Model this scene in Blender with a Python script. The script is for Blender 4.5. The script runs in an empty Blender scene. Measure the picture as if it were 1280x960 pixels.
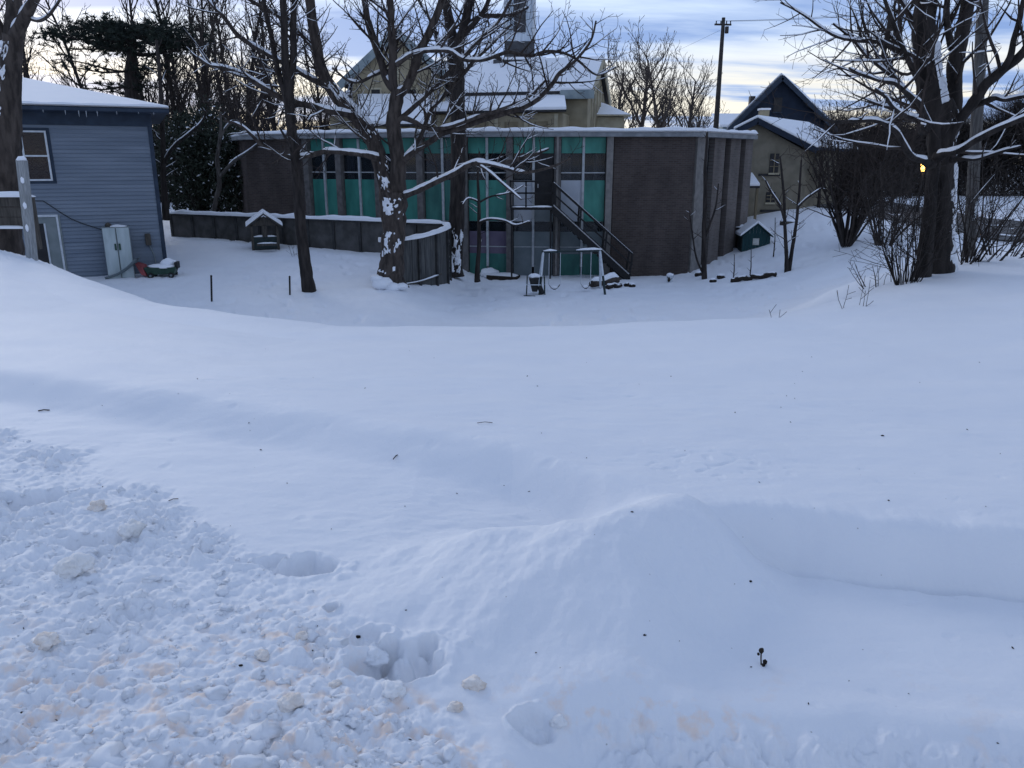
import bpy, bmesh, math, random
import numpy as np
from mathutils import Vector, Matrix, noise as mnoise

scene = bpy.context.scene
COL = scene.collection
R = math.radians
rnd = random.Random(7)

# ------------------------------------------------------------------ camera
PITCH = R(15.7)
FPX = 985.0                       # focal length in pixels of a 1280 px wide picture
cam_data = bpy.data.cameras.new('camera')
cam_data.sensor_width = 36.0
cam_data.lens = 36.0 * FPX / 1280.0
cam_data.clip_start = 0.05
cam_data.clip_end = 2000
cam = bpy.data.objects.new('camera', cam_data)
COL.objects.link(cam)
cam.location = (0, 0, 0)
cam.rotation_euler = (R(90) - PITCH, 0, 0)
scene.camera = cam

# ------------------------------------------------------------------ sky, sun, exposure
SUN_ELEV, SUN_AZ = R(20), R(325)  # hidden sun behind thick cloud, beyond the trees on the left
world = bpy.data.worlds.new('World')
scene.world = world
world.use_nodes = True
wn, wl = world.node_tree.nodes, world.node_tree.links
wn.clear()
def wnode(t, **kw):
    n = wn.new(t)
    for k, v in kw.items(): setattr(n, k, v)
    return n
w_out = wnode('ShaderNodeOutputWorld')
w_bg = wnode('ShaderNodeBackground')
w_sky = wnode('ShaderNodeTexSky', sky_type='NISHITA', sun_disc=False)
w_sky.sun_elevation = SUN_ELEV
w_sky.sun_rotation = SUN_AZ
w_sky.altitude = 200
w_sc = wnode('ShaderNodeMix', data_type='RGBA', blend_type='MULTIPLY')
w_sc.inputs[0].default_value = 1.0
w_sc.inputs[7].default_value = (1, 1, 1, 1)
w_tc = wnode('ShaderNodeTexCoord')
w_sep = wnode('ShaderNodeSeparateXYZ')
wl.new(w_tc.outputs['Generated'], w_sep.inputs[0])
def wmath(op, a, b=None, c=None, clamp=False):
    n = wnode('ShaderNodeMath', operation=op, use_clamp=clamp)
    for i, v in enumerate((a, b, c)):
        if v is None: continue
        if isinstance(v, (int, float)): n.inputs[i].default_value = v
        else: wl.new(v, n.inputs[i])
    return n.outputs[0]
zc = wmath('MAXIMUM', w_sep.outputs[2], 0.0)
den = wmath('ADD', zc, 0.10)
cx_ = wmath('DIVIDE', w_sep.outputs[0], den)
cy_ = wmath('DIVIDE', w_sep.outputs[1], den)
w_cmb = wnode('ShaderNodeCombineXYZ')
wl.new(wmath('MULTIPLY', cx_, 0.33), w_cmb.inputs[0])
wl.new(cy_, w_cmb.inputs[1])
n1 = wnode('ShaderNodeTexNoise'); n1.inputs['Scale'].default_value = 1.35
n1.inputs['Detail'].default_value = 7; n1.inputs['Roughness'].default_value = 0.56
n1.inputs['Distortion'].default_value = 0.35
wl.new(w_cmb.outputs[0], n1.inputs['Vector'])
ramp = wnode('ShaderNodeValToRGB')
ramp.color_ramp.elements[0].position = 0.40; ramp.color_ramp.elements[0].color = (0.195, 0.315, 0.655, 1)
ramp.color_ramp.elements[1].position = 0.65; ramp.color_ramp.elements[1].color = (0.77, 0.90, 1.10, 1)
wl.new(n1.outputs[0], ramp.inputs[0])
# paler, warmer gaps between the clouds low over the horizon, all the way round
mr = wnode('ShaderNodeMapRange', interpolation_type='SMOOTHSTEP')
mr.inputs['From Min'].default_value = 0.16; mr.inputs['From Max'].default_value = 0.07
wl.new(w_sep.outputs[2], mr.inputs['Value'])
gap = wnode('ShaderNodeMapRange', interpolation_type='SMOOTHSTEP')
gap.inputs['From Min'].default_value = 0.42; gap.inputs['From Max'].default_value = 0.57
wl.new(n1.outputs[0], gap.inputs['Value'])
warm = wmath('MULTIPLY', mr.outputs[0], gap.outputs[0])
mixw = wnode('ShaderNodeMix', data_type='RGBA')
wl.new(wmath('MULTIPLY', warm, 0.78), mixw.inputs[0])
wl.new(ramp.outputs[0], mixw.inputs[6])
mixw.inputs[7].default_value = (1.0, 0.89, 0.70, 1)
# thin blue of the clear sky behind the cloud sheet
wl.new(w_sky.outputs[0], w_sc.inputs[6])
w_sc.inputs[7].default_value = (0.10, 0.10, 0.10, 1)
mixs = wnode('ShaderNodeMix', data_type='RGBA')
mixs.inputs[0].default_value = 0.80
wl.new(w_sc.outputs[2], mixs.inputs[6])
wl.new(mixw.outputs[2], mixs.inputs[7])
hz = wnode('ShaderNodeMapRange', interpolation_type='SMOOTHSTEP')
hz.inputs['From Min'].default_value = 0.42; hz.inputs['From Max'].default_value = 0.10
hz.inputs['To Min'].default_value = 0.95; hz.inputs['To Max'].default_value = 1.24
wl.new(w_sep.outputs[2], hz.inputs['Value'])
wl.new(hz.outputs[0], w_bg.inputs[1])
wl.new(mixs.outputs[2], w_bg.inputs[0])
w_bg.inputs[1].default_value = 1.0
wl.new(w_bg.outputs[0], w_out.inputs[0])

sun_d = bpy.data.lights.new('sun', 'SUN')
sun_d.energy = 0.9
sun_d.angle = R(28)
sun_d.color = (1.0, 0.975, 0.94)
sun = bpy.data.objects.new('sun', sun_d)
COL.objects.link(sun)
_sd = Vector((math.sin(SUN_AZ) * math.cos(SUN_ELEV), math.cos(SUN_AZ) * math.cos(SUN_ELEV), math.sin(SUN_ELEV)))
sun.rotation_euler = (-_sd).to_track_quat('-Z', 'Y').to_euler()
sun.location = _sd * 50

vs = scene.view_settings
vs.view_transform = 'Standard'; vs.look = 'None'; vs.gamma = 1; vs.use_curve_mapping = False
vs.exposure = 0.0

# ------------------------------------------------------------------ measuring helpers
CT, ST = math.cos(PITCH), math.sin(PITCH)
def ray(px, py):
    u, v = (px - 640) / FPX, (480 - py) / FPX
    return Vector((u, CT + v * ST, -ST + v * CT))
def at(px, py, Y):
    d = ray(px, py)
    return d * (Y / d.y)
def zat(py, Y): return at(640, py, Y).z

def sstep(a, b, x):
    t = np.clip((x - a) / (b - a), 0, 1)
    return t * t * (3 - 2 * t)

# ------------------------------------------------------------------ numpy gradient noise
_rs = np.random.RandomState(11)
_perm = _rs.permutation(512)
_perm = np.concatenate([_perm, _perm, _perm])
_g = _rs.uniform(0, 2 * np.pi, 512)
_gx, _gy = np.cos(_g), np.sin(_g)
def pnoise(x, y):
    xi = np.floor(x).astype(np.int64); yi = np.floor(y).astype(np.int64)
    xf, yf = x - xi, y - yi
    def gr(ix, iy, fx, fy):
        h = _perm[(_perm[ix & 511] + iy) & 511]
        return _gx[h] * fx + _gy[h] * fy
    u = xf * xf * xf * (xf * (xf * 6 - 15) + 10); v = yf * yf * yf * (yf * (yf * 6 - 15) + 10)
    a = gr(xi, yi, xf, yf); b = gr(xi + 1, yi, xf - 1, yf)
    c = gr(xi, yi + 1, xf, yf - 1); d = gr(xi + 1, yi + 1, xf - 1, yf - 1)
    return (a + u * (b - a)) * (1 - v) + (c + u * (d - c)) * v
def fbm(x, y, s, o=3):
    r = 0; a = 1.0
    for i in range(o):
        r = r + a * pnoise(x / s + 17.3 * i, y / s - 9.1 * i); s *= 0.5; a *= 0.5
    return r

# ------------------------------------------------------------------ terrain height
I = np.interp
def step_line(x):
    return I(x, [-12, -6, -3.3, -1.6, -.65, 0, .45, .8, 1.29, 2.09, 4, 9], [8, 6.4, 5.3, 4.6, 4.2, 3.85, 3.45, 3.22, 3.1, 2.89, 2.6, 2.2])
def crest_y(x):
    return I(x, [-20, -14, -10, -5.9, -2.5, 0, 3.9, 6.1, 7.3, 9.6, 14, 30], [19, 17.6, 14.8, 10.6, 9.0, 8.9, 9.6, 11.4, 13.6, 15.2, 16, 17])
def lower(x, y):
    zl = I(y, [15, 22, 26, 36, 60, 400], [-4.0, -3.95, -3.8, -3.3, -3.2, -3.2])
    zc = I(y, [15, 22, 29, 34, 60, 400], [-4.2, -4.35, -4.5, -4.72, -4.2, -3.6])
    k = sstep(-4.0, -1.4, x)
    z = zl * (1 - k) + zc * k
    r = sstep(6, 17, x)
    return z * (1 - r) + r * I(y, [15, 40, 100, 400], [-2.55, -2.55, -2.2, -2.2])
def foot_edge(x):
    return I(x, [-.2, .1, .6, 1.0, 1.6, 3], [2.06, 2.16, 2.15, 2.10, 2.05, 2.0]) + .02 * np.sin(x * 7.0) + .012 * np.sin(x * 17.0 + 1)
def rough_mask(x, y):
    xb = I(y, [1.2, 1.82, 2.09, 2.75, 3.23, 4.24, 4.74, 8], [.6, .16, -.2, -.66, -1.22, -2.29, -3.25, -9])
    n = 0.22 * fbm(x, y, .5, 3)
    return sstep(-.06, .42, xb - x + n)
# holes trodden into the snow: x, y, rx, ry, depth, angle
HOLES = []
def hole_px(px, py, wx, wy, depth, ang=0, z=-1.6):
    d = ray(px, py); t = z / d.z
    HOLES.append((d.x * t, d.y * t, wx, wy, depth, ang))
hole_px(378, 708, .150, .070, .075, -.1)
hole_px(340, 700, .08, .035, .04, .3)
hole_px(455, 800, .07, .05, .05, .6)
hole_px(502, 826, .140, .100, .095, .15)
hole_px(415, 763, .028, .030, .06, 0)
hole_px(668, 884, .055, .045, .045, 0)
hole_px(118, 676, .17, .07, .06, .1)
hole_px(35, 626, .17, .08, .06, 0)
hole_px(250, 690, .05, .03, .03, 0)
hole_px(700, 945, .06, .04, .04, 0)
def height(x, y, fine=True):
    x = np.asarray(x, float); y = np.asarray(y, float)
    ys = step_line(x)
    if fine: ys = ys + .05 * fbm(x, y * 0, .6, 2) * sstep(.6, 1.2, x)
    w = I(x, [-1, .4, 1.05, 1.5], [.42, .34, .085, .055])
    hs = I(x, [-6, -1.6, 0, .6, 1.2], [.07, .11, .13, .2, .245])
    base = I(x, [-.5, .8], [-1.60, -1.705])
    # bank falling away right at the viewer's feet
    base = base - .13 * sstep(.02, -.20, y - foot_edge(x)) * sstep(-.05, .25, x) + .018 * np.exp(-((y - foot_edge(x) - .05) / .07) ** 2) * sstep(0, .3, x)
    yc = crest_y(x)
    D = I(x, [-12, -10, -6, -4, -2.5, 0, 4, 6, 7.3, 9.6, 12], [.1, .14, .40, .50, .54, .54, .53, .45, .42, .3, .4])
    t = np.clip((y - ys) / np.maximum(yc - ys, .5), 0, 1)
    field = (base + hs) * 0 + (-1.475 + I(x, [-6, -1.6, 0, 1], [.0, .02, .02, .02])) - D * t ** 1.4
    s = sstep(-.5, .5, (y - ys) / w)
    tw_ = np.clip((y - ys + .04) / .16, 0, 1); s2 = 1 - (1 - tw_) ** 3.0
    kx = sstep(.62, .95, x); s = s * (1 - kx) + s2 * kx
    zn = base + 0 * y
    # ploughed mound
    ax_, ay_, bx__, by__ = .40, 2.93, .74, 3.17
    tq = np.clip(((x - ax_) * (bx__ - ax_) + (y - ay_) * (by__ - ay_)) / ((bx__ - ax_) ** 2 + (by__ - ay_) ** 2), 0, 1)
    ex, ey = x - ax_ - tq * (bx__ - ax_), y - ay_ - tq * (by__ - ay_)
    wob = 1 + (.16 * fbm(x + 4, y, .55, 2) if fine else 0)
    rx = np.where(ex < 0, 1.15, .46) * wob; ry = np.where(ey < 0, .95, .45) * wob
    d = np.sqrt((ex / rx) ** 2 + (ey / ry) ** 2)
    d = np.sqrt(d * d + .022) - .06
    mound = (.355 + .02 * tq) * (1 - sstep(-.22, 1.0, d)) ** 1.15
    zn = zn + mound
    z = zn * (1 - s) + np.maximum(field, zn * (1 - sstep(0, .5, y - ys)) + field * sstep(0, .5, y - ys)) * s
    # slope down to the yard
    zl = lower(x, y)
    L = I(x, [-14, -8, -3, 3, 8, 14], [7, 8, 9.5, 9.5, 10, 12])
    tt = sstep(0, 1, (y - yc) / L)
    tt = np.clip((y - yc) / L, 0, 1); tt = tt * tt * (3 - 2 * tt)
    z = z * (1 - tt) + zl * tt
    # soft drifts
    dist = np.sqrt(x * x + y * y)
    z = z + .028 * fbm(x + 3.1, y * 1.6, 1.7, 2) * sstep(2.5, 5, dist) + .10 * fbm(x, y, 7.0, 2) * sstep(14, 24, dist) + (.045 * fbm(x + 40, y, 1.1, 3) + .03 * np.abs(fbm(x, y + 30, .5, 2))) * sstep(16, 22, dist) * sstep(60, 40, dist) - .07 * sstep(.22, .42, pnoise(x / .42 + 9, y / .55)) * sstep(18, 22, dist) * sstep(48, 38, dist) * sstep(-.1, .3, fbm(x + 77, y, 4.5, 2) + .15)
    if not fine: return z
    shp = z.shape
    near = (dist < 26) & (y > -1)
    z = z.copy(); out = z
    x, y, z, dist, ys, d = x[near], y[near], z[near], dist[near], ys[near], d[near]
    if not len(x): return out
    m = rough_mask(x, y)
    keep = sstep(30, 10, dist)
    rk = m > .003; xr, yr = x[rk], y[rk]
    b1 = np.abs(fbm(xr, yr, .30, 2)); b2 = np.abs(fbm(xr + 5, yr + 2, .12, 2)); b3 = np.abs(pnoise(xr / .05 + 3, yr / .05)); b4 = pnoise(xr / .022, yr / .022)
    lump = np.maximum(pnoise(xr / .085 + 11.5, yr / .085 + 4.2), 0) ** 1.3
    pat = .45 + .8 * sstep(-.25, .35, fbm(xr + 9, yr - 3, .55, 2))
    z[rk] += m[rk] * pat * (.060 * (b1 - .2) + .060 * (b2 - .2) + .036 * (b3 - .25) + .016 * b4 + .030 * lump + .006 * pnoise(xr / .012 + 5, yr / .012))
    soft = (1 - m) * keep
    md = sstep(1.15, .55, d) * sstep(3.3, 2.9, y)
    wl_ = np.exp(-((y - ys) / (.16)) ** 2) * sstep(.6, 1.1, x)
    z = z + soft * (.014 * fbm(x, y * 1.8, .7, 3) + .0038 * fbm(x * .7 + 2, y * 1.6, .14, 3) + .0010 * pnoise(x / .018, y / .018) - .006 * sstep(.42, .6, pnoise(x / .13 + 31, y / .11)))
    z = z + (1 - m) * md * (.026 * fbm(x - y * .4, y * .6, .30, 4) + .004 * pnoise(x / .05, y / .05) + .0016 * pnoise(x / .02, y / .02)) + wl_ * (.022 * fbm(x, y * .3, .16, 3))
    z = z - .022 * np.exp(-((y - ys + .055) / .018) ** 2) * sstep(.95, 1.25, x) * (1 + .8 * pnoise(x / .12, y * 0 + .5))
    # crumbly tracks on the field just behind the mound
    cr = np.exp(-((x - 1.0) / .45) ** 2 - ((y - 3.75) / .22) ** 2)
    z = z - cr * .008 * sstep(.12, .35, pnoise(x / .075, y / .05))
    lf = np.exp(-((x + .5) / .7) ** 2 - ((y - 3.3) / .5) ** 2) * (1 - m)
    z = z + lf * .007 * fbm(x * .8, y * 1.5, .10, 2)
    # lumps in the bank at the feet on the right
    ft = sstep(.0, -.12, y - foot_edge(x)) * sstep(.1, .4, x)
    z = z + ft * (.10 * np.abs(fbm(x, y, .14, 3)) + .03 * np.abs(pnoise(x / .035, y / .035)) + .008 * pnoise(x / .014, y / .014))
    for hx, hy, hrx, hry, hd, ha in HOLES:
        c_, s_ = math.cos(ha), math.sin(ha)
        qx, qy = (x - hx) * c_ + (y - hy) * s_, -(x - hx) * s_ + (y - hy) * c_
        q = np.sqrt((qx / hrx) ** 2 + (qy / hry) ** 2); k = q < 3; q = q[k]; xk, yk = x[k], y[k]
        if not len(xk): continue
        q = q + .85 * fbm(xk, yk, .13, 3) + .07 * pnoise(xk / .025, yk / .025)
        z[k] += -hd * sstep(1.15, .66, q) * (1 - .9 * fbm(xk + 7, yk, .07, 3)) + .012 * np.exp(-((q - 1.32) / .22) ** 2) * (1 + .9 * pnoise(xk / .05, yk / .05))
    out[near] = z
    return out
def gz(x, y, fine=False): return float(height(np.array([x]), np.array([y]), fine)[0])
def ground_px(px, py, fine=False, tmin=1.2, tmax=90):
    """first point of the terrain along the line of sight through a pixel"""
    d = ray(px, py)
    t = np.concatenate([np.arange(tmin, 12, .01), np.arange(12, tmax, .05)])
    g = height(d.x * t, d.y * t, fine)
    below = np.nonzero(d.z * t <= g)[0]
    k = t[below[0]] if len(below) else tmax
    return Vector((d.x * k, d.y * k, gz(d.x * k, d.y * k, fine)))

# ------------------------------------------------------------------ materials
def new_mat(name):
    m = bpy.data.materials.new(name); m.use_nodes = True
    nt = m.node_tree
    b = nt.nodes['Principled BSDF']
    return m, nt, b
def mat(name, c, c2=None, scale=6.0, rough=.8, bump=0.0, bscale=None, metal=0.0, stretch=(1, 1, 1), spec=.3, detail=5, lo=.35, hi=.65):
    m, nt, b = new_mat(name)
    b.inputs['Roughness'].default_value = rough
    b.inputs['Metallic'].default_value = metal
    b.inputs['Specular IOR Level'].default_value = spec
    geo = nt.nodes.new('ShaderNodeNewGeometry')
    mp = nt.nodes.new('ShaderNodeMapping'); mp.inputs['Scale'].default_value = stretch
    nt.links.new(geo.outputs['Position'], mp.inputs['Vector'])
    n = nt.nodes.new('ShaderNodeTexNoise'); n.inputs['Scale'].default_value = scale; n.inputs['Detail'].default_value = detail
    nt.links.new(mp.outputs[0], n.inputs['Vector'])
    r = nt.nodes.new('ShaderNodeValToRGB')
    r.color_ramp.elements[0].position = lo; r.color_ramp.elements[1].position = hi
    r.color_ramp.elements[0].color = (*c, 1)
    r.color_ramp.elements[1].color = (*(c2 or tuple(min(1, k * 1.3) for k in c)), 1)
    nt.links.new(n.outputs[0], r.inputs[0]); nt.links.new(r.outputs[0], b.inputs['Base Color'])
    if bump:
        n2 = nt.nodes.new('ShaderNodeTexNoise'); n2.inputs['Scale'].default_value = bscale or scale * 4; n2.inputs['Detail'].default_value = 4
        nt.links.new(mp.outputs[0], n2.inputs['Vector'])
        bp = nt.nodes.new('ShaderNodeBump'); bp.inputs['Strength'].default_value = min(1, bump); bp.inputs['Distance'].default_value = .02
        nt.links.new(n2.outputs[0], bp.inputs['Height']); nt.links.new(bp.outputs[0], b.inputs['Normal'])
    return m
def snow_mat(name, ground=False):
    m, nt, b = new_mat(name)
    N, Lk = nt.nodes, nt.links
    b.inputs['Roughness'].default_value = .62
    b.inputs['Specular IOR Level'].default_value = .22
    geo = N.new('ShaderNodeNewGeometry')
    n = N.new('ShaderNodeTexNoise'); n.inputs['Scale'].default_value = 1.3; n.inputs['Detail'].default_value = 6
    Lk.new(geo.outputs['Position'], n.inputs['Vector'])
    r = N.new('ShaderNodeValToRGB')
    r.color_ramp.elements[0].color = (.80, .82, .86, 1); r.color_ramp.elements[1].color = (.88, .89, .91, 1)
    Lk.new(n.outputs[0], r.inputs[0])
    out = r.outputs[0]
    if ground:
        at_ = N.new('ShaderNodeAttribute'); at_.attribute_name = 'warm_light'
        # warm light painted into the ploughed snow's colour, in streaks with ragged edges
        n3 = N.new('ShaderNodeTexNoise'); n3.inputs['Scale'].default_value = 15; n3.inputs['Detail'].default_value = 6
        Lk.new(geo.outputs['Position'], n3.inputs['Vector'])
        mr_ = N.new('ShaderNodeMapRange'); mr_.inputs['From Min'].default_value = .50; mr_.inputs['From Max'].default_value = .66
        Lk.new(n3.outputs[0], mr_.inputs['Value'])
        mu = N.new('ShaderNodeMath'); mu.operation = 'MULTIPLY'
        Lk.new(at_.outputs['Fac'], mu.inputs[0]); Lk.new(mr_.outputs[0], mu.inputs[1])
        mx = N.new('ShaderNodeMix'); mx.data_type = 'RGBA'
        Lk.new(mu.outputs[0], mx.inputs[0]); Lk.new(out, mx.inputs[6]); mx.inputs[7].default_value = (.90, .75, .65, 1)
        # tiny dark specks of bark and soil
        v = N.new('ShaderNodeTexVoronoi'); v.inputs['Scale'].default_value = 9
        Lk.new(geo.outputs['Position'], v.inputs['Vector'])
        ms = N.new('ShaderNodeMapRange'); ms.inputs['From Min'].default_value = .035; ms.inputs['From Max'].default_value = .02
        Lk.new(v.outputs['Distance'], ms.inputs['Value'])
        mu2 = N.new('ShaderNodeMath'); mu2.operation = 'MULTIPLY'; mu2.inputs[1].default_value = .55
        Lk.new(ms.outputs[0], mu2.inputs[0])
        mx2 = N.new('ShaderNodeMix'); mx2.data_type = 'RGBA'
        Lk.new(mu2.outputs[0], mx2.inputs[0]); Lk.new(mx.outputs[2], mx2.inputs[6]); mx2.inputs[7].default_value = (.25, .22, .2, 1)
        out = mx2.outputs[2]
    Lk.new(out, b.inputs['Base Color'])
    b.inputs['Subsurface Weight'].default_value = 0
    b.inputs['Subsurface Radius'].default_value = (.5, .8, 1.0)
    b.inputs['Subsurface Scale'].default_value = .02
    a = N.new('ShaderNodeTexNoise'); a.inputs['Scale'].default_value = 55; a.inputs['Detail'].default_value = 5; a.inputs['Roughness'].default_value = .65
    Lk.new(geo.outputs['Position'], a.inputs['Vector'])
    a.inputs['Detail'].default_value = 8; a.inputs['Roughness'].default_value = .78
    bp = N.new('ShaderNodeBump'); bp.inputs['Strength'].default_value = .55; bp.inputs['Distance'].default_value = .007
    Lk.new(a.outputs[0], bp.inputs['Height'])
    Lk.new(bp.outputs[0], b.inputs['Normal'])
    return m
def brick_mat(name, c1, c2, mortar, ang=0.0):
    m, nt, b = new_mat(name)
    N, Lk = nt.nodes, nt.links
    b.inputs['Roughness'].default_value = .9; b.inputs['Specular IOR Level'].default_value = .15
    geo = N.new('ShaderNodeNewGeometry'); sp = N.new('ShaderNodeSeparateXYZ'); Lk.new(geo.outputs['Position'], sp.inputs[0])
    mx = N.new('ShaderNodeMath'); mx.operation = 'MULTIPLY'; mx.inputs[1].default_value = math.cos(ang); Lk.new(sp.outputs[0], mx.inputs[0])
    my = N.new('ShaderNodeMath'); my.operation = 'MULTIPLY_ADD'; my.inputs[1].default_value = math.sin(ang)
    Lk.new(sp.outputs[1], my.inputs[0]); Lk.new(mx.outputs[0], my.inputs[2])
    cb = N.new('ShaderNodeCombineXYZ'); Lk.new(my.outputs[0], cb.inputs[0]); Lk.new(sp.outputs[2], cb.inputs[1])
    br = N.new('ShaderNodeTexBrick'); br.inputs['Scale'].default_value = 1.0
    br.inputs['Brick Width'].default_value = .22; br.inputs['Row Height'].default_value = .075; br.inputs['Mortar Size'].default_value = .008
    br.inputs['Color1'].default_value = (*c1, 1); br.inputs['Color2'].default_value = (*c2, 1); br.inputs['Mortar'].default_value = (*mortar, 1)
    Lk.new(cb.outputs[0], br.inputs['Vector'])
    n = N.new('ShaderNodeTexNoise'); n.inputs['Scale'].default_value = 1.1; n.inputs['Detail'].default_value = 7
    mpn = N.new('ShaderNodeMapping'); mpn.inputs['Scale'].default_value = (1.2, 1.2, .35); Lk.new(geo.outputs['Position'], mpn.inputs['Vector']); Lk.new(mpn.outputs[0], n.inputs['Vector'])
    mm = N.new('ShaderNodeMix'); mm.data_type = 'RGBA'; mm.blend_type = 'MULTIPLY'; mm.inputs[0].default_value = .7
    rr = N.new('ShaderNodeValToRGB'); rr.color_ramp.elements[0].color = (.42, .42, .43, 1); rr.color_ramp.elements[0].position = .3; rr.color_ramp.elements[1].position = .7
    Lk.new(n.outputs[0], rr.inputs[0]); Lk.new(br.outputs[0], mm.inputs[6]); Lk.new(rr.outputs[0], mm.inputs[7]); Lk.new(mm.outputs[2], b.inputs['Base Color'])
    bp = N.new('ShaderNodeBump'); bp.inputs['Strength'].default_value = .5; bp.inputs['Distance'].default_value = .01; bp.invert = True
    Lk.new(br.outputs['Fac'], bp.inputs['Height']); Lk.new(bp.outputs[0], b.inputs['Normal'])
    return m
def glass_mat(name, c=(.02, .025, .03), alpha=.55):
    m, nt, b = new_mat(name)
    b.inputs['Base Color'].default_value = (*c, 1); b.inputs['Roughness'].default_value = .06; b.inputs['Specular IOR Level'].default_value = .5
    b.inputs['Alpha'].default_value = alpha
    return m
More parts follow.
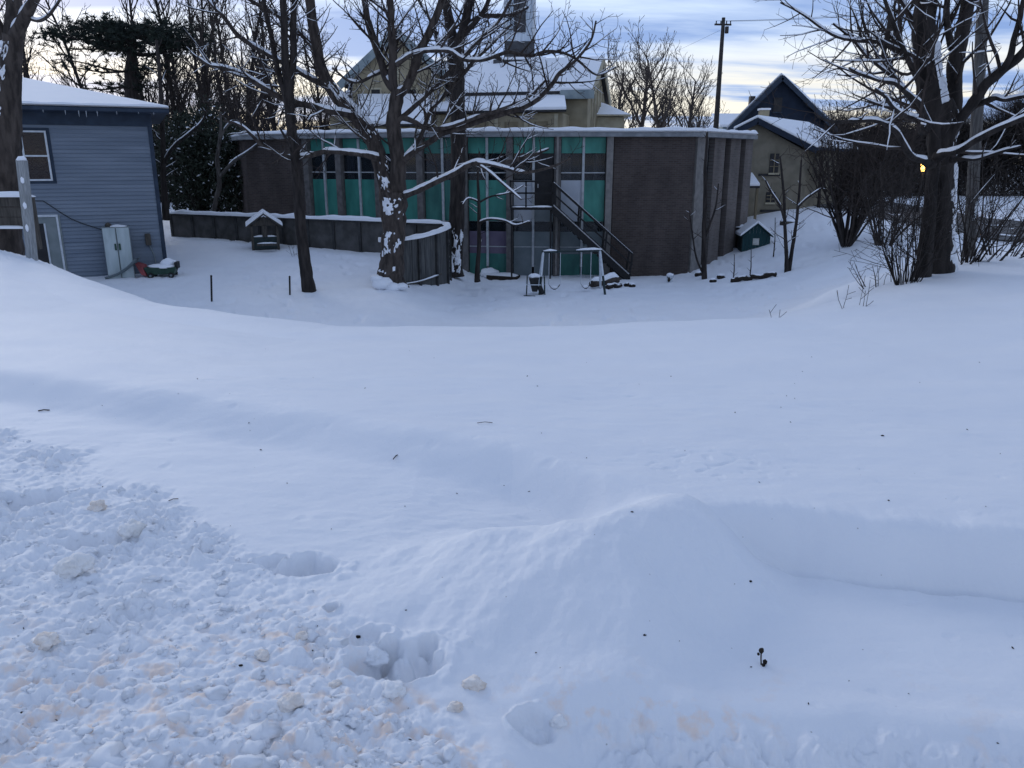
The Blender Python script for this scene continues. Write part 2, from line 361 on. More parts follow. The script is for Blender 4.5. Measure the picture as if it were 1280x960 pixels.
MT = {
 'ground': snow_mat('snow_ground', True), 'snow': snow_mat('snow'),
 'bark': mat('bark', (.030, .024, .021), (.085, .068, .058), 9, .95, .9, 30, stretch=(1, 1, .22)),
 'barkdark': mat('bark_dark', (.016, .013, .012), (.045, .037, .033), 9, .95, .9, 30, stretch=(1, 1, .22)),
 'barkgrey': mat('bark_grey', (.045, .04, .037), (.11, .10, .09), 9, .95, .8, 30, stretch=(1, 1, .22)),
 'twig': mat('twig', (.022, .017, .015), (.055, .042, .036), 4, .95),
 'twigfar': mat('twig_far', (.045, .036, .032), (.085, .068, .058), .5, .95),
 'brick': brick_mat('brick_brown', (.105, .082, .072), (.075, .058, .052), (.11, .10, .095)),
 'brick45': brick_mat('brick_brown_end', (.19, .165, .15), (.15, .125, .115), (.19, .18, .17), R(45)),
 'pier': mat('stone_pier', (.10, .095, .09), (.16, .15, .145), 5, .9, .3),
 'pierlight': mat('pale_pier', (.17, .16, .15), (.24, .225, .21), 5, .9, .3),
 'slot': mat('slot_dark', (.018, .018, .02), (.035, .033, .033), 3, .6),
 'turq': mat('turquoise_panel', (.032, .165, .135), (.060, .265, .212), 1.6, .42, stretch=(1.5, 1.5, .5)),
 'turq2': mat('turquoise_panel_faded', (.026, .115, .098), (.05, .19, .158), 1.6, .45, stretch=(1.5, 1.5, .5)),
 'whitep': mat('white_panel', (.36, .39, .44), (.46, .49, .53), 1.2, .6),
 'purple': mat('mauve_panel', (.10, .08, .125), (.15, .125, .17), 1.2, .6),
 'greyp': mat('grey_panel', (.12, .15, .16), (.18, .21, .22), 1.2, .6),
 'alu': mat('mullion', (.32, .34, .35), (.45, .47, .48), 6, .5),
 'glass': glass_mat('window_glass'), 'glassblue': glass_mat('window_glass_pale', (.10, .13, .17), .8),
 'inside': mat('dark_interior', (.01, .01, .011), (.02, .02, .02), 2, .9),
 'curtain': mat('curtain', (.20, .22, .26), (.36, .38, .42), 9, .9, stretch=(3, 3, .1)),
 'fascia': mat('roof_fascia', (.17, .18, .19), (.26, .27, .28), 3, .7),
 'iron': mat('painted_iron', (.007, .007, .008), (.014, .013, .013), 8, .6),
 'irontop': mat('worn_iron', (.26, .25, .25), (.40, .39, .39), 12, .6),
 'siding': mat('blue_grey_siding', (.145, .178, .222), (.20, .236, .285), 1.1, .7, stretch=(.35, .35, 4)),
 'trimdark': mat('dark_blue_trim', (.018, .03, .05), (.03, .047, .075), 3, .6),
 'frame': mat('white_frame', (.50, .53, .56), (.62, .65, .67), 8, .6),
 'blind': mat('brown_blind', (.055, .035, .026), (.10, .066, .05), 6, .8, stretch=(1, 1, 6)),
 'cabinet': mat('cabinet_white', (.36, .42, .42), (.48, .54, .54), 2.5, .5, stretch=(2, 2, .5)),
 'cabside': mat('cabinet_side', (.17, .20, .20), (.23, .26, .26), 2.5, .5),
 'black': mat('black_plastic', (.012, .012, .012), (.025, .025, .025), 6, .6),
 'red': mat('red_plastic', (.34, .03, .035), (.46, .055, .055), 5, .5),
 'redfade': mat('faded_red', (.20, .045, .045), (.30, .07, .07), 6, .6),
 'greenp': mat('dark_green_plastic', (.02, .05, .035), (.035, .075, .05), 5, .5),
 'wood': mat('weathered_wood', (.05, .045, .038), (.10, .088, .075), 5, .9, .5, 20, stretch=(6, 6, .6)),
 'woodgrey': mat('grey_post', (.22, .23, .23), (.36, .37, .37), 9, .9, .6, 25, stretch=(6, 6, .5)),
 'fencepl': mat('fence_plank', (.055, .056, .055), (.105, .105, .10), 3, .9, .4, 14, stretch=(5, 5, .6)),
 'wallpl': mat('wall_panel', (.060, .058, .054), (.105, .10, .095), 2.5, .95, .5, 12),
 'cap': mat('wall_cap', (.03, .03, .03), (.06, .06, .058), 4, .9),
 'cream': mat('cream_stone', (.25, .215, .145), (.36, .31, .21), 1.2, .9, .4, 5),
 'creamtrim': mat('cream_trim', (.34, .30, .21), (.44, .40, .29), 2, .8),
 'creamdark': mat('tan_recess', (.17, .14, .09), (.24, .2, .13), 2, .9),
 'barge': mat('grey_bargeboard', (.20, .25, .27), (.28, .33, .34), 2, .7),
 'steeple': mat('steeple_cladding', (.38, .44, .50), (.60, .66, .72), 1.5, .7, stretch=(3, 3, .4)),
 'steepledk': mat('steeple_base', (.045, .047, .05), (.08, .08, .085), 2, .8),
 'navy': mat('navy_wall', (.010, .017, .032), (.018, .028, .048), 2, .8),
 'stucco': mat('stucco', (.155, .14, .105), (.225, .20, .15), 1.6, .95, .5, 8),
 'blueplay': mat('green_blue_boards', (.008, .036, .042), (.014, .055, .058), 3, .7, stretch=(8, 8, .4)),
 'paper': mat('pale_shutter', (.45, .46, .42), (.6, .6, .55), 4, .8),
 'leaf': mat('evergreen_leaf', (.010, .016, .010), (.035, .045, .028), 3, .6),
 'pine': mat('pine_needles', (.008, .014, .012), (.025, .035, .024), 2, .8),
 'road': mat('wet_road', (.055, .052, .05), (.13, .125, .12), .8, .85, .3, 8),
 'pole': mat('utility_pole', (.06, .056, .054), (.115, .108, .10), 5, .9, .4, 20, stretch=(6, 6, .4)),
 'poledark': mat('utility_pole_dark', (.03, .028, .027), (.055, .05, .048), 5, .9),
 'galv': mat('painted_tube', (.45, .49, .52), (.6, .63, .66), 6, .5),
 'darkgreen': mat('dark_green_tube', (.012, .025, .025), (.025, .04, .04), 6, .5),
 'clod': mat('dirty_snow', (.78, .76, .73), (.87, .87, .88), 6, .7, .5, 40),
 'clodwarmdirt': mat('dirty_warm_lit_snow', (.76, .66, .57), (.87, .83, .79), 14, .75, .6, 45),  # tan of dirt, plus warm light painted into the clods' colour
 'soil': mat('dark_debris', (.014, .011, .009), (.04, .03, .022), 40, .9),
 'hedgefar': mat('far_wood', (.028, .023, .021), (.06, .05, .044), .35, .95),
}
def emis(name, c, s):
    m, nt, b = new_mat(name)
    b.inputs['Base Color'].default_value = (*c, 1)
    b.inputs['Emission Color'].default_value = (*c, 1); b.inputs['Emission Strength'].default_value = s
    return m
MT['lamp'] = emis('lit_lamp', (1.0, .50, .12), 5)

# ------------------------------------------------------------------ object helpers
WLOC = {}
def tag(o, label=None, cat=None, group=None, kind=None):
    if label: o['label'] = label
    if cat: o['category'] = cat
    if group: o['group'] = group
    if kind: o['kind'] = kind
    return o
def thing(name, loc, label, cat, group=None):
    o = bpy.data.objects.new(name, None); COL.objects.link(o)
    o.empty_display_size = .2
    o.location = loc; WLOC[o] = Vector(loc)
    return tag(o, label, cat, group)
class B:
    """collects faces in world space; build() makes ONE mesh object"""
    def __init__(s): s.v = []; s.f = []
    def add(s, vs, fs):
        k = len(s.v); s.v += [tuple(p) for p in vs]; s.f += [tuple(i + k for i in f) for f in fs]; return s
    def box(s, x0, x1, y0, y1, z0, z1, fr=None):
        P = [(x0, y0, z0), (x1, y0, z0), (x1, y1, z0), (x0, y1, z0), (x0, y0, z1), (x1, y0, z1), (x1, y1, z1), (x0, y1, z1)]
        if fr: P = [fr(*p) for p in P]
        return s.add(P, [(3, 2, 1, 0), (4, 5, 6, 7), (0, 1, 5, 4), (1, 2, 6, 5), (2, 3, 7, 6), (3, 0, 4, 7)])
    def prism(s, poly, off):
        """poly: list of points, off: extrusion vector"""
        n = len(poly); off = Vector(off)
        P = [Vector(p) for p in poly]; Q = [p + off for p in P]
        return s.add(P + Q, [tuple(range(n - 1, -1, -1)), tuple(range(n, 2 * n))] + [(i, (i + 1) % n, n + (i + 1) % n, n + i) for i in range(n)])
    def bar(s, a, b, w, h=None, up=(0, 0, 1)):
        a, b = Vector(a), Vector(b); h = h or w
        d = (b - a).normalized(); u = Vector(up)
        if abs(d.dot(u)) > .98: u = Vector((0, 1, 0))
        sd = d.cross(u).normalized(); u = sd.cross(d)
        P = [q + sd * (i * w / 2) + u * (j * h / 2) for q in (a, b) for i, j in ((-1, -1), (1, -1), (1, 1), (-1, 1))]
        return s.add(P, [(3, 2, 1, 0), (4, 5, 6, 7), (0, 1, 5, 4), (1, 2, 6, 5), (2, 3, 7, 6), (3, 0, 4, 7)])
    def tube(s, pts, rad, n=6, jit=0, seed=0, squash=1.0, caps=True):
        pts = [Vector(p) for p in pts]
        if len(pts) < 2: return s
        k0 = len(s.v); m = len(pts)
        ref = None
        for i, p in enumerate(pts):
            d = (pts[min(i + 1, m - 1)] - pts[max(i - 1, 0)])
            if d.length < 1e-7: d = Vector((0, 0, 1))
            d.normalize()
            if ref is None:
                ref = d.cross(Vector((0, 0, 1)) if abs(d.z) < .9 else Vector((1, 0, 0))).normalized()
            ref = (ref - d * ref.dot(d))
            ref = ref.normalized() if ref.length > 1e-6 else d.orthogonal().normalized()
            bi = d.cross(ref)
            r = rad[i] if hasattr(rad, '__len__') else rad
            for j in range(n):
                a = 2 * math.pi * j / n
                rr = r
                if jit: rr *= 1 + jit * mnoise.noise(p * 5.0 + Vector((math.cos(a) * 1.3 + seed, math.sin(a) * 1.3, seed * .7)))
                s.v.append(tuple(p + ref * (math.cos(a) * rr) + bi * (math.sin(a) * rr * squash)))
        for i in range(m - 1):
            for j in range(n):
                a = k0 + i * n + j; b = k0 + i * n + (j + 1) % n
                s.f.append((a, b, b + n, a + n))
        if caps:
            s.f.append(tuple(k0 + j for j in range(n - 1, -1, -1))); s.f.append(tuple(k0 + (m - 1) * n + j for j in range(n)))
        return s
    def blob(s, c, rx, ry, rz, sub=2, jit=.25, freq=1.6, seed=0, cut=None):
        bm = bmesh.new(); bmesh.ops.create_icosphere(bm, subdivisions=sub, radius=1)
        vs = []
        for v in bm.verts:
            k = 1 + jit * mnoise.noise(v.co * freq + Vector((seed * 3.7, seed * 1.3, seed * 5.1)))
            if sub > 3: k += .22 * mnoise.noise(v.co * 3.6 + Vector((seed, 2, 0))) + .13 * mnoise.noise(v.co * 8 + Vector((seed, 7, 0)))
            p = Vector((v.co.x * rx * k, v.co.y * ry * k, v.co.z * rz * k))
            if cut is not None: p.z = max(p.z, cut)
            vs.append(Vector(c) + p)
        bm.verts.index_update()
        fs = [tuple(v.index for v in f.verts) for f in bm.faces]; bm.free()
        return s.add(vs, fs)
    def build(s, name, m, parent=None, smooth=False, bevel=0, org=None, kind=None, label=None):
        me = bpy.data.meshes.new(name)
        o0 = WLOC[parent] if parent else (Vector(org) if org is not None else None)
        if o0 is None:
            a = np.array(s.v); o0 = Vector(((a[:, 0].min() + a[:, 0].max()) / 2, (a[:, 1].min() + a[:, 1].max()) / 2, a[:, 2].min()))
        me.from_pydata([(p[0] - o0.x, p[1] - o0.y, p[2] - o0.z) for p in s.v], [], s.f)
        if bevel:
            bm = bmesh.new(); bm.from_mesh(me)
            bmesh.ops.recalc_face_normals(bm, faces=bm.faces)
            bmesh.ops.bevel(bm, geom=list(bm.edges), offset=bevel, segments=2, affect='EDGES', profile=.6, clamp_overlap=True)
            bm.to_mesh(me); bm.free()
        if smooth: me.polygons.foreach_set('use_smooth', [True] * len(me.polygons))
        me.materials.append(MT[m] if isinstance(m, str) else m)
        me.update()
        o = bpy.data.objects.new(name, me); COL.objects.link(o)
        if parent: o.parent = parent; WLOC[o] = WLOC[parent].copy()
        else: o.location = o0; WLOC[o] = o0.copy()
        if kind: o['kind'] = kind
        if label: o['label'] = label
        return o
def frame(origin, ang):
    ox, oy = origin[0], origin[1]; c, s = math.cos(ang), math.sin(ang)
    def f(a, d, z): return Vector((ox + a * c - d * s, oy + a * s + d * c, z))
    def inv_px(px, py, depth=0.0):
        r = ray(px, py); nx, ny = -s, c
        t = ((ox + nx * depth) * nx + (oy + ny * depth) * ny) / (r.x * nx + r.y * ny)
        p = r * t
        return (p.x - ox) * c + (p.y - oy) * s, p.z
    f.px = inv_px
    return f
def snow_ridge(pts, w, h, name, parent, seed=0, n=8, gaps=0):
    """rounded, uneven ribbon of snow lying along a path"""
    P = []
    pts = [Vector(p) for p in pts]
    for a, b in zip(pts[:-1], pts[1:]):
        k = max(2, int((b - a).length / .12))
        P += [a.lerp(b, i / k) for i in range(k)]
    P.append(pts[-1])
    bb = B(); k0 = 0; m = len(P)
    for i, p in enumerate(P):
        d = (P[min(i + 1, m - 1)] - P[max(i - 1, 0)]).normalized()
        sd = d.cross(Vector((0, 0, 1))).normalized()
        e = min(1, (i + .6) / 2.5, (m - i - .4) / 2.5)
        ww = w * (1 + .22 * mnoise.noise(p * 2.3 + Vector((seed, 0, 0)))) * (.7 + .3 * e)
        hh = h * (1 + .55 * mnoise.noise(p * 1.7 + Vector((0, seed, 3)))) * max(.15, e)
        for j in range(n):
            a = math.pi * j / (n - 1)
            bb.v.append(tuple(p + sd * (math.cos(a) * ww / 2) + Vector((0, 0, hh * math.sin(a) ** .7 if 0 < j < n - 1 else -.004))))
    for i in range(m - 1):
        for j in range(n - 1):
            a = i * n + j; bb.f.append((a, a + n, a + n + 1, a + 1))
    bb.f.append(tuple(range(n))); bb.f.append(tuple((m - 1) * n + j for j in range(n - 1, -1, -1)))
    return bb.build(name, 'snow', parent, smooth=True)

# ------------------------------------------------------------------ the snow-covered ground, one sheet to the horizon
def build_ground():
    ang = np.concatenate([np.radians(np.linspace(-180, -42, 26)[:-1]), np.radians(np.linspace(-42, 42, 820)), np.radians(np.linspace(42, 180, 26)[1:-1])])
    r = np.concatenate([np.geomspace(1.25, 6, 560)[:-1], np.geomspace(6, 40, 230)[:-1], np.geomspace(40, 900, 40)])
    A, Rr = np.meshgrid(ang, r)
    X = (Rr * np.sin(A)); Y = (Rr * np.cos(A))
    Z = height(X, Y)
    nr, na = X.shape
    verts = np.stack([X, Y, Z], -1).reshape(-1, 3)
    verts = np.vstack([verts, [[0, 0, -1.65]]])
    i = np.arange(nr - 1)[:, None]; j = np.arange(na)[None, :]; j2 = (j + 1) % na
    q = np.stack([i * na + j, i * na + j2, (i + 1) * na + j2, (i + 1) * na + j], -1).reshape(-1, 4)[:, ::-1]
    jj = np.arange(na)
    tri = np.stack([np.full(na, nr * na), (jj + 1) % na, jj], -1)[:, ::-1]
    me = bpy.data.meshes.new('ground')
    nq, nt_ = len(q), len(tri)
    me.vertices.add(len(verts)); me.vertices.foreach_set('co', verts.ravel())
    me.loops.add(nq * 4 + nt_ * 3); me.loops.foreach_set('vertex_index', np.concatenate([q.ravel(), tri.ravel()]))
    me.polygons.add(nq + nt_)
    me.polygons.foreach_set('loop_start', np.concatenate([np.arange(nq) * 4, nq * 4 + np.arange(nt_) * 3]))
    me.polygons.foreach_set('use_smooth', np.ones(nq + nt_, bool))
    me.update(calc_edges=True); me.validate()
    # mask for the painted warm light on the roadside snow
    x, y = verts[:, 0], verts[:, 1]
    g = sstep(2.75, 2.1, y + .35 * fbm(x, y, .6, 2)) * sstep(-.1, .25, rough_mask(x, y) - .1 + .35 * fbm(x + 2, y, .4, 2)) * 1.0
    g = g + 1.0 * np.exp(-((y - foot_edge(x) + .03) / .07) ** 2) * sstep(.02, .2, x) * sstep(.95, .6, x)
    at_ = me.attributes.new('warm_light', 'FLOAT', 'POINT'); at_.data.foreach_set('value', np.clip(g, 0, 1).astype(np.float32))
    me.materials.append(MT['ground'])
    o = bpy.data.objects.new('ground', me); COL.objects.link(o); WLOC[o] = Vector((0, 0, 0))
    tag(o, kind='structure')
build_ground()

# side street on the right, laid over the ground
def build_road():
    b = B(); n = 40
    ysr = np.geomspace(19, 160, n)
    for yy in ysr:
        for k in range(7):
            xx = 15.6 + .16 * (yy - 19) * .55 + k * .95
            b.v.append((xx, yy, gz(xx, yy) + .03 + .015 * math.sin(k * 2.1 + yy * .3)))
    for i in range(n - 1):
        for k in range(6):
            a = i * 7 + k; b.f.append((a, a + 1, a + 8, a + 7))
    o = b.build('road', 'road', None, smooth=True); tag(o, kind='structure')
build_road()

# ================================================================== brick school building with turquoise window bays
def z34(py): return zat(py, 34)
ZT, ZB = z34(171), -4.95
FP = [(308, 38.4), (384, 36.9), (424, 36.2), (472, 35.5), (525, 34.9), (580, 34.45), (637, 34.15), (697, 34.0), (762, 34.0), (868, 34.0), (936, 37.6)]
FV = [at(px, 200, y) for px, y in FP]
FV = [Vector((p.x, p.y, 0)) for p in FV]
BACK = [FV[-1] + Vector((.6, 9, 0)), Vector((-13, 50, 0)), FV[0] + Vector((-3, 6, 0))]
bld = thing('brick_building', (0, 36, ZB), 'long low brown brick building with turquoise panels and a flat snowy roof', 'building')
def seg_frame(i):
    a, b = FV[i], FV[i + 1]
    fr = frame(a, math.atan2(b.y - a.y, b.x - a.x)); return fr, (b - a).length
# plain brick walls
fr, L = seg_frame(0); B().box(0, L - .15, 0, .35, ZB, ZT, fr).build('wall', 'brick', bld)
fr, L = seg_frame(8); B().box(.18, L, 0, .35, ZB, ZT, fr).build('wall', 'brick', bld)
FV2 = FV[-1]
for a, b in ((FV2, BACK[0]), (BACK[0], BACK[1]), (BACK[1], BACK[2]), (BACK[2], FV[0])):
    f2 = frame(a, math.atan2(b.y - a.y, b.x - a.x)); B().box(.02, (b - a).length - .02, .02, .3, ZB, ZT, f2).build('wall', 'brick', bld)
# angled end with brick piers and dark slots between them
fr, L = seg_frame(9)
s_px = [fr.px(px, 250)[0] for px in (868, 881, 889, 902, 909, 921, 927, 936)]
B().box(.02, L, .30, .5, ZB, ZT, fr).build('wall', 'slot', bld)
for k in range(0, 8, 2):
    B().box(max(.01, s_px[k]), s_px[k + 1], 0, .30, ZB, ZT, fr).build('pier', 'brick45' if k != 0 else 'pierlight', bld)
for k in range(1, 7, 2):
    B().box(s_px[k] + .02, s_px[k + 1] - .02, .24, .28, ZB + 1.0, ZT - .3, fr).build('slot_window', 'glass', bld)
# window bays
Z = {k: z34(v) for k, v in dict(t0=171.5, t1=191.5, w1=225.5, tr=216, s1=277, d1=290, p1=318, g1=334).items()}
B().box(FV[1].x, FV[8].x, 37.4, 37.5, ZB, ZT - .02).build('interior_wall', 'inside', bld)
def quadpart(fr, a, b, z0, z1, d, th, m, name, parent):
    return B().box(a, b, d, d + th, z0, z1, fr).build(name, m, parent)
for i in range(1, 8):
    fr, L = seg_frame(i)
    pw = .165
    bay = B().box(pw, L - pw, .16, .20, Z['s1'] - .03, Z['s1'] + .03, fr).build('window_bay', 'alu', bld)
    mid = L / 2
    quadpart(fr, mid - .05, mid + .05, Z['g1'], Z['t0'], .02, .12, 'alu', 'mullion', bay)
    lowb = {7: ('greyp', 'turq2'), 6: ('greyp', 'greyp'), 5: ('purple', 'purple')}.get(i, ('greyp', 'greyp'))
    for h in (0, 1):
        a, b = (pw, mid - .05) if h == 0 else (mid + .05, L - pw)
        quadpart(fr, a, b, Z['t1'], Z['t0'], .10, .03, 'turq' if i != 4 else 'turq2', 'upper_panel', bay)
        if i == 6 and h == 1:                                             # door onto the landing
            quadpart(fr, a, b, z34(257), Z['t1'], .13, .05, 'slot', 'door', bay)
            B().box(a + .12, a + .16, .08, .13, z34(235), z34(230), fr).build('door_handle', 'alu', bay)
            quadpart(fr, a, b, Z['s1'], z34(257), .10, .03, 'greyp', 'spandrel_panel', bay)
        else:
            quadpart(fr, a, b, Z['w1'], Z['t1'], .14, .012, 'glass', 'pane', bay)
            quadpart(fr, a, b, Z['tr'] - .022, Z['tr'] + .022, .07, .06, 'alu', 'transom', bay)
            m_ = 'turq' if i not in (4,) else 'turq2'
            if i == 7 and h == 0: m_ = 'whitep'
            if i == 6: m_ = 'whitep'
            quadpart(fr, a, b, Z['s1'], Z['w1'], .10, .03, m_, 'spandrel_panel', bay)
        quadpart(fr, a, b, Z['d1'], Z['s1'], .16, .012, 'glass', 'lower_pane', bay)
        quadpart(fr, a, b, Z['p1'], Z['d1'], .12, .03, lowb[0], 'lower_panel', bay)
        quadpart(fr, a, b, ZB, Z['p1'], .11, .03, 'turq2' if i in (5, 7) else 'greyp', 'base_panel', bay)
        quadpart(fr, a, b, Z['p1'] + .28, Z['p1'] + .32, .09, .03, 'alu', 'rail', bay)
    # curtains drawn part of the way behind the glass
    for a, b in ((pw + .02, pw + .42), (mid + .45, L - pw - .02)):
        if i in (7, 2, 4):
            cb = B(); n = 14
            for k in range(n + 1):
                t = a + (b - a) * k / n
                for zz in (Z['w1'] + .02, Z['t1'] - .02): cb.v.append(tuple(fr(t, .30 + .035 * math.sin(k * 2.2), zz)))
            cb.f = [(2 * k, 2 * k + 2, 2 * k + 3, 2 * k + 1) for k in range(n)]
            cb.build('curtain', 'curtain', bay)
for i in range(1, 9):
    fr, L = seg_frame(i if i < 8 else 8)
    a, b = (-.135, .135)
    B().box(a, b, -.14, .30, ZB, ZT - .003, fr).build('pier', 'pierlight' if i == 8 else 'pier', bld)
# flat roof: fascia, slab and the snow on it
def outset(k):
    P = []
    ring = FV + BACK
    n = len(ring); c = Vector((-1, 43, 0))
    for i in range(n):
        p = ring[i]; d1 = (ring[i] - ring[i - 1]).normalized(); d2 = (ring[(i + 1) % n] - ring[i]).normalized()
        nrm = Vector((d1.y + d2.y, -d1.x - d2.x, 0)).normalized()
        P.append(p + nrm * k)
    return P
z0, z1, z2 = ZT, z34(165.6), z34(162.6)
B().prism([(p.x, p.y, z0) for p in outset(.32)], (0, 0, z1 - z0)).build('roof', 'fascia', bld)
B().prism([(p.x, p.y, z1) for p in outset(.27)], (0, 0, z2 - z1 + .02)).build('roof_snow', 'snow', bld, bevel=.07)
snow_ridge([(p.x, p.y, z2 - .03) for p in outset(.22)[:11]], .34, .13, 'roof_edge_snow', bld, 3)
B().bar(FV[7] + Vector((-.02, -.3, ZB + .3)), FV[7] + Vector((-.02, -.3, ZT)), .09).build('downpipe', 'pierlight', bld)

# ---- outside iron stair
YS0, YS1 = 32.55, 33.55
stair = thing('iron_stair', tuple(at(700, 344, 33)), 'black iron outside stair with landing and handrails leading up to the door', 'stair')
lt0, lt1 = at(638, 257, YS0), at(692, 258, YS0)
ZL = lt1.z
B().box(lt0.x, lt1.x, YS0, 33.80, ZL - .14, ZL - .03).build('landing', 'iron', stair)
snow_ridge([(lt0.x + .05, YS0 + .12, ZL - .03), (lt1.x, YS0 + .12, ZL - .03)], .24, .05, 'landing_snow', stair, 1)
bt = at(786, 347, YS0); ZBOT = bt.z
top = Vector((lt1.x, YS0, ZL))
for yy in (YS0, YS1):
    b0 = Vector((top.x, yy, ZL - .10)); b1 = Vector((bt.x, yy, ZBOT))
    B().bar(b0, b1, .06, .34).build('stringer', 'iron', stair)
    B().bar(b0 + Vector((0, -.0, .15)), b1 + Vector((0, 0, .15)), .09, .045).build('stringer_edge', 'irontop', stair)
    r0, r1 = b0 + Vector((0, 0, 1.0)), b1 + Vector((.12, 0, .95))
    hr_ = B().bar(r0, r1, .075).build('handrail', 'iron', stair)
    B().bar(r0 + Vector((0, 0, .05)), r1 + Vector((0, 0, .05)), .06, .022).build('rail_snow', 'snow', hr_)
    B().bar(r0 - Vector((0, 0, .42)), r1 - Vector((0, 0, .42)), .06).build('middle_rail', 'iron', stair)
    for t in (0.02, .34, .67, 1.0):
        q = b0.lerp(b1, t); B().bar(q, r0.lerp(r1, t), .07).build('baluster', 'iron', stair)
nt_ = 15
for k in range(nt_):
    t = (k + .7) / nt_; q = top.lerp(Vector((bt.x, YS0, ZBOT)), t)
    B().box(q.x - .13, q.x + .13, YS0 + .03, YS1 - .03, q.z - .24, q.z - .01).build('tread', 'iron', stair)
    if k % 4 == 3: snow_ridge([(q.x - .02, YS0 + .1, q.z - .01), (q.x - .02, YS0 + .5 + .1 * (k % 3), q.z - .01)], .16, .035, 'tread_snow', stair, k)
for (x0, y0_, x1, y1_) in ((lt0.x, YS0 + .03, lt1.x - .02, YS0 + .03), (lt0.x, YS0 + .03, lt0.x, 33.75)):
    for hz in (.98, .52):
        B().bar((x0, y0_, ZL + hz), (x1, y1_, ZL + hz), .065).build('landing_rail', 'iron', stair)
for xx in (lt0.x, lt0.x + (lt1.x - lt0.x) * .36, lt1.x - .03):
    B().bar((xx, YS0 + .03, ZL - .05), (xx, YS0 + .03, ZL + 1.0), .065).build('baluster', 'iron', stair)
for xx in (lt0.x + .05, lt1.x - .1):
    B().bar((xx, YS0 + .1, gz(xx, YS0) - .1), (xx, YS0 + .1, ZL - .1), .07).build('post', 'iron', stair)

# ================================================================== grey clapboard house on the left
H0 = at(199, 250, 28.0); HA = R(25)
hf = frame((H0.x, H0.y), HA)              # s runs to the right along the front wall, d goes back; the corner is s = 0
house = thing('clapboard_house', (H0.x - 4, H0.y, -4.3), 'blue grey clapboard house with a snowy low roof and dark trim', 'house')
HT = hf.px(120, 157)[1]; HBT = -4.4; HW = 11.0
B().box(-HW, -.08, .02, 8.5, HBT, HT + .02, hf).build('wall', 'siding', house)
# clapboards, each lapping over the one below
cl = B(); z = HBT + .2; k = 0
while z < HT - .02:
    zt = min(z + .128, HT); j = .012 * rnd.random() ** 3
    P = [hf(-HW, -.030 - j, z), hf(-.10, -.030 - j, z), hf(-.10, -.004, zt), hf(-HW, -.004, zt), hf(-HW, .018, z), hf(-.10, .018, z)]
    cl.add(P, [(0, 1, 2, 3), (4, 5, 1, 0)]); z += .125
cl.build('clapboards', 'siding', house, kind='stuff')
B().box(-.10, .03, -.05, .10, HBT, HT, hf).build('corner_board', 'trimdark', house)
ZF = hf.px(120, 141)[1]
B().box(-HW, .05, -.06, .05, HT + .002, ZF + .01, hf).build('frieze_board', 'trimdark', house)
B().box(-HW - .1, .62, -.62, .02, ZF, ZF + .05, hf).build('soffit', 'trimdark', house)
ZE = ZF + .05; rise = 1.2; ins = 4.9
def hip(zb, over, th, name, m, bev):
    b = B()
    o = over
    P = [hf(-HW - o, -o, zb), hf(o, -o, zb), hf(o, 8.5 + o, zb), hf(-HW - o, 8.5 + o, zb)]
    Q = [p + Vector((0, 0, th)) for p in P]
    T = [hf(-HW + ins - o - 1.2, 4.25, zb + th + rise), hf(-ins + o, 4.25, zb + th + rise)]
    b.add(P + Q + T, [(3, 2, 1, 0), (0, 1, 5, 4), (1, 2, 6, 5), (2, 3, 7, 6), (3, 0, 4, 7), (4, 5, 9, 8), (5, 6, 9), (6, 7, 8, 9), (7, 4, 8)])
    return b.build(name, m, house, bevel=bev)
hip(ZE, .60, .10, 'roof', 'trimdark', 0)
hip(ZE + .105, .61, .09, 'roof_snow', 'snow', .045)
snow_ridge([hf(-HW, -.60, ZE + .15), hf(-6, -.60, ZE + .15), hf(.58, -.60, ZE + .15)], .22, .075, 'eave_snow', house, 21)
B().bar(hf(-HW, -.66, ZE + .02), hf(.60, -.66, ZE + .02), .09, .10).build('gutter', 'trimdark', house)
for k in range(16):
    q_ = hf(-6.5 + k * .43 + .2 * math.sin(k * 5.1), -.66, ZE - .03); L_ = .06 + .14 * abs(math.sin(k * 2.7)) ** 2
    B().tube([q_, q_ - Vector((0, 0, L_))], [.014, .003], 5).build('icicle', 'galv', house)
gb = hf(-3.0, 3.0, 0)
# sash window
def sash(fr, s0, s1, z0, z1, parent, name='window', split=.5, inner='blind', d=-.04):
    w = .055
    win = B().box(s0 - .10, s1 + .10, d, d + .03, z0 - .09, z1 + .09, fr).build(name, 'trimdark', parent)
    B().box(s0 + w, s1 - w, d - .032, d - .004, z0 + w, z1 - w, fr).build('blind', inner, win)
    for a, b, e, f in ((s0, s0 + w, z0, z1), (s1 - w, s1, z0, z1), (s0 + w, s1 - w, z0, z0 + w), (s0 + w, s1 - w, z1 - w, z1), (s0 + w, s1 - w, z0 + (z1 - z0) * split - .025, z0 + (z1 - z0) * split + .025)):
        B().box(a, b, d - .055, d - .002, e, f, fr).build('sash_bar', 'frame', win)
    for e, f in ((z0 + w, z0 + (z1 - z0) * split - .025), (z0 + (z1 - z0) * split + .025, z1 - w)):
        B().box(s0 + w, s1 - w, d - .042, d - .038, e, f, fr).build('pane', 'glassdim', win)
    return win
MT['glassdim'] = glass_mat('window_glass_clear', (.03, .03, .035), .25)
a0, zz1 = hf.px(24, 163); a1, _ = hf.px(57, 163); _, zz0 = hf.px(50, 226)
sash(hf, a0, a1, zz0, zz1, house)
